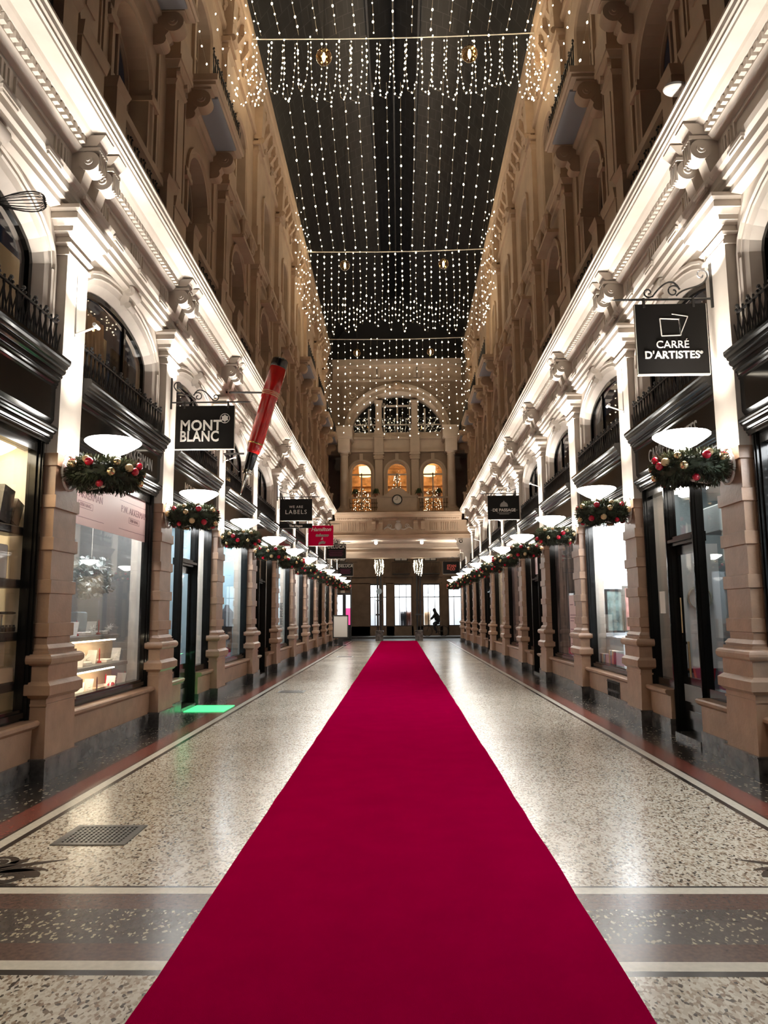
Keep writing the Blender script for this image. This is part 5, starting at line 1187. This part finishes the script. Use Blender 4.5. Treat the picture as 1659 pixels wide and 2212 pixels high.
mb.add([(-2.7, 38.3, 9.6), (-2.7, 41, 9.6), (2.7, 41, 9.6), (2.7, 38.3, 9.6)], [(0, 1, 2, 3)])
for x in (-2.7, 2.7): mb.add([(x, 38.3, 6.6), (x, 41, 6.6), (x, 41, 9.6), (x, 38.3, 9.6)], [(0, 1, 2, 3)])
mb.box(-2.6, 2.6, 40.7, 40.9, 8.3, 8.42).box(-2.6, 2.6, 40.7, 40.9, 8.6, 8.66)
tag(mb.build('wall_golden_room', 'goldwall'), kind='structure')
for k_, x in enumerate((-1.75, 1.68)):
    o = MB().lathe([(.30, 0), (.34, .5), (.32, .52)], n=20).build('lamp_shade', 'goldlight'); o.location = (x, 38.9, 8.82); o.data.materials.clear(); o.data.materials.append(mat('shade_glow_%d' % k_, (1, .8, .5), .6, emit=(1, .62, .26), es=2.2)); tag(o, 'big glowing amber lamp shade behind the %s arched window over the balcony' % ('left', 'right')[k_], 'lamp shade', 'amber shades behind the arched windows')
light('POINT', (-1.7, 39.6, 8.9), 26, (1, .6, .25), .2); light('POINT', (1.7, 39.6, 8.9), 26, (1, .6, .25), .2); light('POINT', (0, 39.8, 8.6), 8, (1, .6, .25), .2)
for k_, xc in enumerate((-1.9, -.04, 1.83)):
    e = empty('christmas_tree', (xc, 38.75, 6.65), 'dark christmas tree with tiny lights behind the %s arched window' % ('left', 'middle', 'right')[k_], 'christmas tree')
    mb = MB(); tb = MB()
    for j in range(420):
        h_ = random.random() ** 1.3 * (2.3 if k_ == 1 else 1.5); r_ = (.45 if k_ == 1 else .5) * (1 - h_ / 2.6); a = random.uniform(0, 2 * pi); c_ = Vector((cos(a) * r_ * .9, sin(a) * r_ * .6, h_)); d = Vector((cos(a), sin(a), -.4)) * .12; w_ = Vector((-sin(a), cos(a), 0)) * .03
        mb.add([c_ - w_, c_ + w_, c_ + d], [(0, 1, 2)])
        if j % 4 == 0: tb.sphere(c_ + d * .6, .013, 5, 3)
    mb.build('branches', 'fern', e); tag(tb.build('tiny_lights', 'bulbfar', e), kind='stuff')
# lunette windows (dark panes, white mullions)
mb = MB()
for x in (-1.5, 0, 1.45):
    mb.box(x - .04, x + .04, 38.1, 38.15, 10.95, 12.9 if x == 0 else 12.3)
mb.box(-2.3, 2.3, 38.1, 38.15, 11.4, 11.46).box(-.8, .8, 38.1, 38.15, 12.4, 12.5).box(-.72, -.66, 38.1, 38.15, 10.95, 12.6).box(.62, .68, 38.1, 38.15, 10.95, 12.6).box(-2.3, 2.3, 38.1, 38.15, 10.95, 11.02)
wn[0] += 1; e = empty('window_%d' % wn[0], (0, 0, 0), None, None); e['kind'] = 'structure'; mb.build('frame', 'plaster', e)
g = MB(); p = [(q[1], 38.17, q[2]) for q in ell(0, 0, 2.4, 10.95, 2.05, 10.95, 24)]; g.add(p, [tuple(range(len(p)))]); g.build('pane', 'glassdark', e)
MB().box(-2.8, 2.8, 39.4, 39.5, 10.9, 13.4).build('dark_room', 'darkwall', e)

# ------------------------------------------------------------------ iron columns, street, shops across the street
ic = None
for k_, x in enumerate((-1.16, 1.14)):
    if ic is None:
        ic = empty('iron_column', (0, 0, 0), 'x', 'column'); o = ic
        MB().box(-.22, .22, -.22, .22, 0, .5).lathe([(.24, .5), (.26, .55), (.2, .6)], n=16).build('base', 'marble_plinth', ic)
        mb = MB()
        for q in ((-.09, -.09), (.09, -.09), (.09, .09), (-.09, .09)): mb.lathe([(.05, .6), (.05, 4.0)], (q[0], q[1], 0), n=10)
        for z in (1.45, 1.5, 2.3, 3.9): mb.box(-.2, .2, -.2, .2, z, z + .05)
        mb.build('clustered_shafts', 'iron', ic); MB().lathe([(.16, 4.0), (.2, 4.2), (.15, 4.5), (.28, 4.75)], n=16).build('capital', 'iron', ic)
    else: o = copy_tree(ic)
    o.location = (x, 43.6, 0); tag(o, 'dark clustered iron column at the street exit, %s one' % ('left', 'right')[k_], 'column', 'iron columns at the exit')
    random.seed(40 + k_); st_ = []
    for j in range(9):
        a = 2 * pi * j / 9; st_.append(([(x + .24 * cos(a), 43.6 + .24 * sin(a), 4.72), (x + .27 * cos(a + .3), 43.6 + .27 * sin(a + .3), 4.3), (x + .2 * cos(a), 43.6 + .2 * sin(a), 3.8 + random.uniform(-.1, .2))], .075))
    c_ = curtain('bundle of fairy lights wrapped round the top of the %s iron column' % ('left', 'right')[k_], st_, .02, 'bulbfar'); c_.name = 'column_lights'
o = MB().lathe([(.17, 0), (.17, -.03), (.0, -.03)], ax='y', n=20).build('round_plaque', 'bluegrey'); o.location = (-1.16, 43.36, 2.85); tag(o, 'round dark sign plate on the left iron column', 'sign plate')
sbox('floor_street', 'street', -14, 14, 43.4, 50, -.1, -.02)
sbox('floor_pavement', 'street', -14, 14, 47.6, 50, -.02, .10)
mb = MB(); yF = 50
wins = [(-1.95, -.85), (-.33, .83), (1.6, 2.72), (3.3, 4.5)]
xs = [-9]
segs = []
for a, b in wins: segs.append((xs[-1], a)); xs.append(b)
segs.append((xs[-1], 9))
for a, b in segs: mb.box(a, b, yF, yF + .3, .1, 3.6)
mb.box(-9, 9, yF, yF + .3, 3.55, 5.05).box(-9, 9, yF, yF + .3, 6.6, 12).box(-9, 9, yF - .12, yF, 4.0, 4.15).box(-9, 9, yF, yF + .3, .1, .72)
u2 = [(-4.4, -3.6), (-.3, .6), (1.7, 2.55), (4.2, 5)]; xs = -9
for a, b in u2: mb.box(xs, a, yF, yF + .3, 5.05, 6.6); xs = b
mb.box(xs, 9, yF, yF + .3, 5.05, 6.6)
for x in (-4.0, -1.2, 1.1, 3.05): mb.box(x - .15, x + .15, yF - .1, yF, .1, 4.0)
tag(mb.build('wall_street', 'streetwall'), kind='structure')
mat('streetlight_panel', (1, 1, 1), .5, emit=(.93, .97, 1), es=11)
mat('street_shop', (.9, .93, .95), .6, emit=(.95, .98, 1), es=.9)
for k_, (a, b) in enumerate(wins):
    wn[0] += 1; e = empty('window_%d' % wn[0], (0, yF, 0), None, None); e['kind'] = 'structure'
    mb = MB().box(a, b, .02, .08, 2.62, 2.68).box(a, b, .02, .08, 3.45, 3.55).box(a, b, .02, .08, .72, .78)
    for q in (a + .02, a + (b - a) * .3, a + (b - a) * .7, b - .02): mb.box(q - .02, q + .02, .02, .08, .72, 3.55)
    mb.build('frame', 'boxblack', e); MB().box(a, b, .1, .11, .72, 3.55).build('pane', 'glass', e)
    MB().box(a - .4, b + .4, 2.5, 2.6, .1, 3.7).build('back_wall', 'whitewall', e); MB().box(a - .4, b + .4, .35, 2.6, .1, .14).build('shop_floor', 'whitewall', e); MB().box(a - .1, b + .1, .5, 2.3, 3.6, 3.66).build('ceiling_light', 'streetlight_panel', e)
for k_, (a, b) in enumerate(u2):
    wn[0] += 1; e = empty('window_%d' % wn[0], (0, yF, 0), None, None); e['kind'] = 'structure'
    MB().box(a, b, .05, .1, 5.05, 5.12).box(a, a + .06, .05, .1, 5.05, 6.6).box(b - .06, b, .05, .1, 5.05, 6.6).box((a + b) / 2 - .03, (a + b) / 2 + .03, .05, .1, 5.05, 6.6).build('frame', 'boxblack', e)
    MB().box(a, b, .12, .13, 5.05, 6.6).build('pane', 'glass', e); MB().box(a, b, .5, .52, 5.0, 6.7).build('blind', 'boardwhite', e)
    if k_ in (1, 2): light('AREA', ((a + b) / 2, yF + .3, 5.9), 2, COLD, .5, (R(90), 0, 0))
    o = empty('street_balcony', ((a + b) / 2, yF - .35, 4.15), 'small dark iron balcony on the house across the street, %s from the left' % ORD[k_], 'balcony', 'iron balconies across the street')
    mb = MB().box(-.6, .6, -.2, .3, 0, .05).box(-.6, .6, -.2, -.17, .78, .82)
    for j in range(13): x = -.6 + j * .1; mb.tube([(x, -.18, .05), (x + .04, -.24, .35), (x, -.18, .8)], .014, 4)
    mb.build('ironwork', 'iron', o)
# clothes rails in the lit shops
for k_, (x, m_) in enumerate(((.28, 'clothes'), (.62, 'wood'), (1.9, 'boxwood'))):
    e = empty('clothes_rail', (x, 51.2, .14), ('dark clothes hanging on a rail in the middle shop across the street', 'brown clothes on a rail at the right of the middle shop across the street', 'light clothes on a rail in the right shop across the street')[k_], 'clothes rail')
    MB().tube([(-.25, 0, 0), (-.25, 0, 1.6), (.25, 0, 1.6), (.25, 0, 0)], .015, 6).build('rail', 'iron', e)
    for j in range(4): MB().lathe_sq([(.03, .35), (.09, .4), (.1, 1.0), (.11, 1.35), (.08, 1.5), (.02, 1.56)], (-.15 + j * .1, 0, 0), 8, (.5, 1.6, 1)).build('garment', m_, e, smooth=True)
for s in (-1, 1): light('AREA', (s * 3.5, 46.5, 6.5), 30, (1, .75, .5), 1.0, (R(25), 0, 0))
# free-standing white notice board
e = empty('notice_board', (-2.93, 37.4, 0), 'white blank notice board in a black frame standing by the left exit pilasters', 'notice board')
MB().box(-.39, .39, -.03, .03, .36, .42).box(-.39, .39, -.03, .03, 1.45, 1.51).box(-.39, -.34, -.03, .03, .42, 1.45).box(.34, .39, -.03, .03, .42, 1.45).build('frame', 'boxblack', e)
MB().box(-.34, .34, -.015, .015, .42, 1.45).build('board', 'boardwhite', e); MB().box(-.12, .12, -.02, .02, .0, .36).box(-.3, .3, -.2, .2, 0, .03).build('stand', 'boxblack', e)
# lit kiosk column behind it
e = empty('display_case', (-3.35, 45.2, 0), 'tall lit street display case with white and pink panels beyond the notice board', 'display case')
MB().box(-.45, .45, 0, .2, -.02, .9).box(-.45, .45, 0, .2, 2.75, 2.82).box(-.06, .10, 0, .2, .9, 2.75).box(.40, .45, 0, .2, .9, 4.2).box(-.45, .45, 0, .2, 4.15, 4.2).build('body', 'boxblack', e)
for a, b, z0, z1, m_, nm in ((-.40, -.08, .9, 2.7, 'street_shop', 'white_panel'), (.12, .38, 1.9, 2.7, 'street_shop', 'white_panel'), (.12, .38, .9, 1.9, 'pinklit', 'pink_panel'), (-.2, .05, 2.82, 4.1, 'goldpaint', 'gold_panel')):
    if m_ == 'pinklit' and m_ not in M: mat('pinklit', (.8, .1, .3), .5, emit=(.9, .08, .3), es=.8)
    MB().box(a, b, .05, .1, z0, z1).build(nm, m_, e)

# ------------------------------------------------------------------ cyclist
e = empty('bicycle', (2.3, 48.2, .10), 'dark bicycle ridden past the lit shop across the street', 'bicycle')
for q, nm in ((-.52, 'front_wheel'), (.52, 'rear_wheel')):
    mb = MB().tube([(q + .33 * cos(2 * pi * j / 24), 0, .33 + .33 * sin(2 * pi * j / 24)) for j in range(24)], .02, 6, True)
    for j in range(12): a = 2 * pi * j / 12; mb.tube([(q, 0, .33), (q + .32 * cos(a), 0, .33 + .32 * sin(a))], .003, 3)
    mb.build(nm, 'rubber', e)
MB().tube([(.52, 0, .33), (.08, 0, .3), (-.38, 0, .75), (.2, 0, .8), (.08, 0, .3)], .02, 6).tube([(.2, 0, .8), (.52, 0, .33)], .014, 6).tube([(-.38, 0, .75), (-.52, 0, .33)], .018, 6).build('frame', 'iron', e)
MB().tube([(-.38, 0, .75), (-.36, 0, 1.0)], .014, 6).tube([(-.30, -.25, 1.02), (-.38, 0, 1.0), (-.30, .25, 1.02)], .014, 6).build('handlebar', 'chrome', e)
MB().sphere((.24, 0, .92), .1, 10, 6, (1.3, .8, .35)).tube([(.2, 0, .8), (.22, 0, .9)], .014, 6).build('saddle', 'boxblack', e); MB().tube([(.08, -.1, .24), (.08, .1, .36)], .012, 5).build('pedals', 'iron', e)
def skin(name, verts, edges, radii, m_, parent=None, root=0, sub=1):
    me = bpy.data.meshes.new(name); me.from_pydata(verts, edges, []); o = bpy.data.objects.new(name, me); col.objects.link(o)
    sk = o.modifiers.new('skin', 'SKIN'); 
    for i, r_ in enumerate(radii): me.skin_vertices[0].data[i].radius = (r_, r_) if not isinstance(r_, tuple) else r_
    me.skin_vertices[0].data[root].use_root = True; o.modifiers.new('sub', 'SUBSURF').levels = sub; o.modifiers['sub'].render_levels = sub
    dg = bpy.context.evaluated_depsgraph_get(); m2 = bpy.data.meshes.new_from_object(o.evaluated_get(dg)); bpy.data.objects.remove(o)
    m2.polygons.foreach_set('use_smooth', [True] * len(m2.polygons)); m2.materials.clear(); m2.materials.append(M[m_]); q = bpy.data.objects.new(name, m2); col.objects.link(q); q.parent = parent; return q
bpy.context.view_layer.update()
try:
    V = [(.24, 0, .98), (.14, 0, 1.18), (.06, 0, 1.38), (.02, 0, 1.5), (-.02, 0, 1.62), (-.04, 0, 1.72),
         (.04, .17, 1.42), (-.12, .22, 1.22), (-.30, .22, 1.06), (.04, -.17, 1.42), (-.12, -.22, 1.22), (-.30, -.22, 1.06),
         (.2, .1, .92), (-.12, .12, .82), (.04, .12, .45), (-.04, .12, .38), (.2, -.1, .92), (-.08, -.12, .66), (.1, -.12, .28), (.02, -.12, .2)]
    Ed = [(0, 1), (1, 2), (2, 3), (3, 4), (4, 5), (2, 6), (6, 7), (7, 8), (2, 9), (9, 10), (10, 11), (0, 12), (12, 13), (13, 14), (14, 15), (0, 16), (16, 17), (17, 18), (18, 19)]
    Rr = [.20, .25, .25, .09, .12, .10, .11, .08, .06, .11, .08, .06, .1, .08, .055, .045, .1, .08, .055, .045]
    pe = empty('person', (2.3, 48.2, .10), 'person in dark clothes riding a bicycle, leaning forward on the handlebar', 'person')
    skin('body', V, Ed, Rr, 'clothes', pe)
    MB().sphere((-.035, 0, 1.66), .115, 12, 8, (.95, .85, 1.15)).build('knitted_hat', 'clothes', pe, smooth=True)
except Exception as ex: print('SKINFAIL', ex)
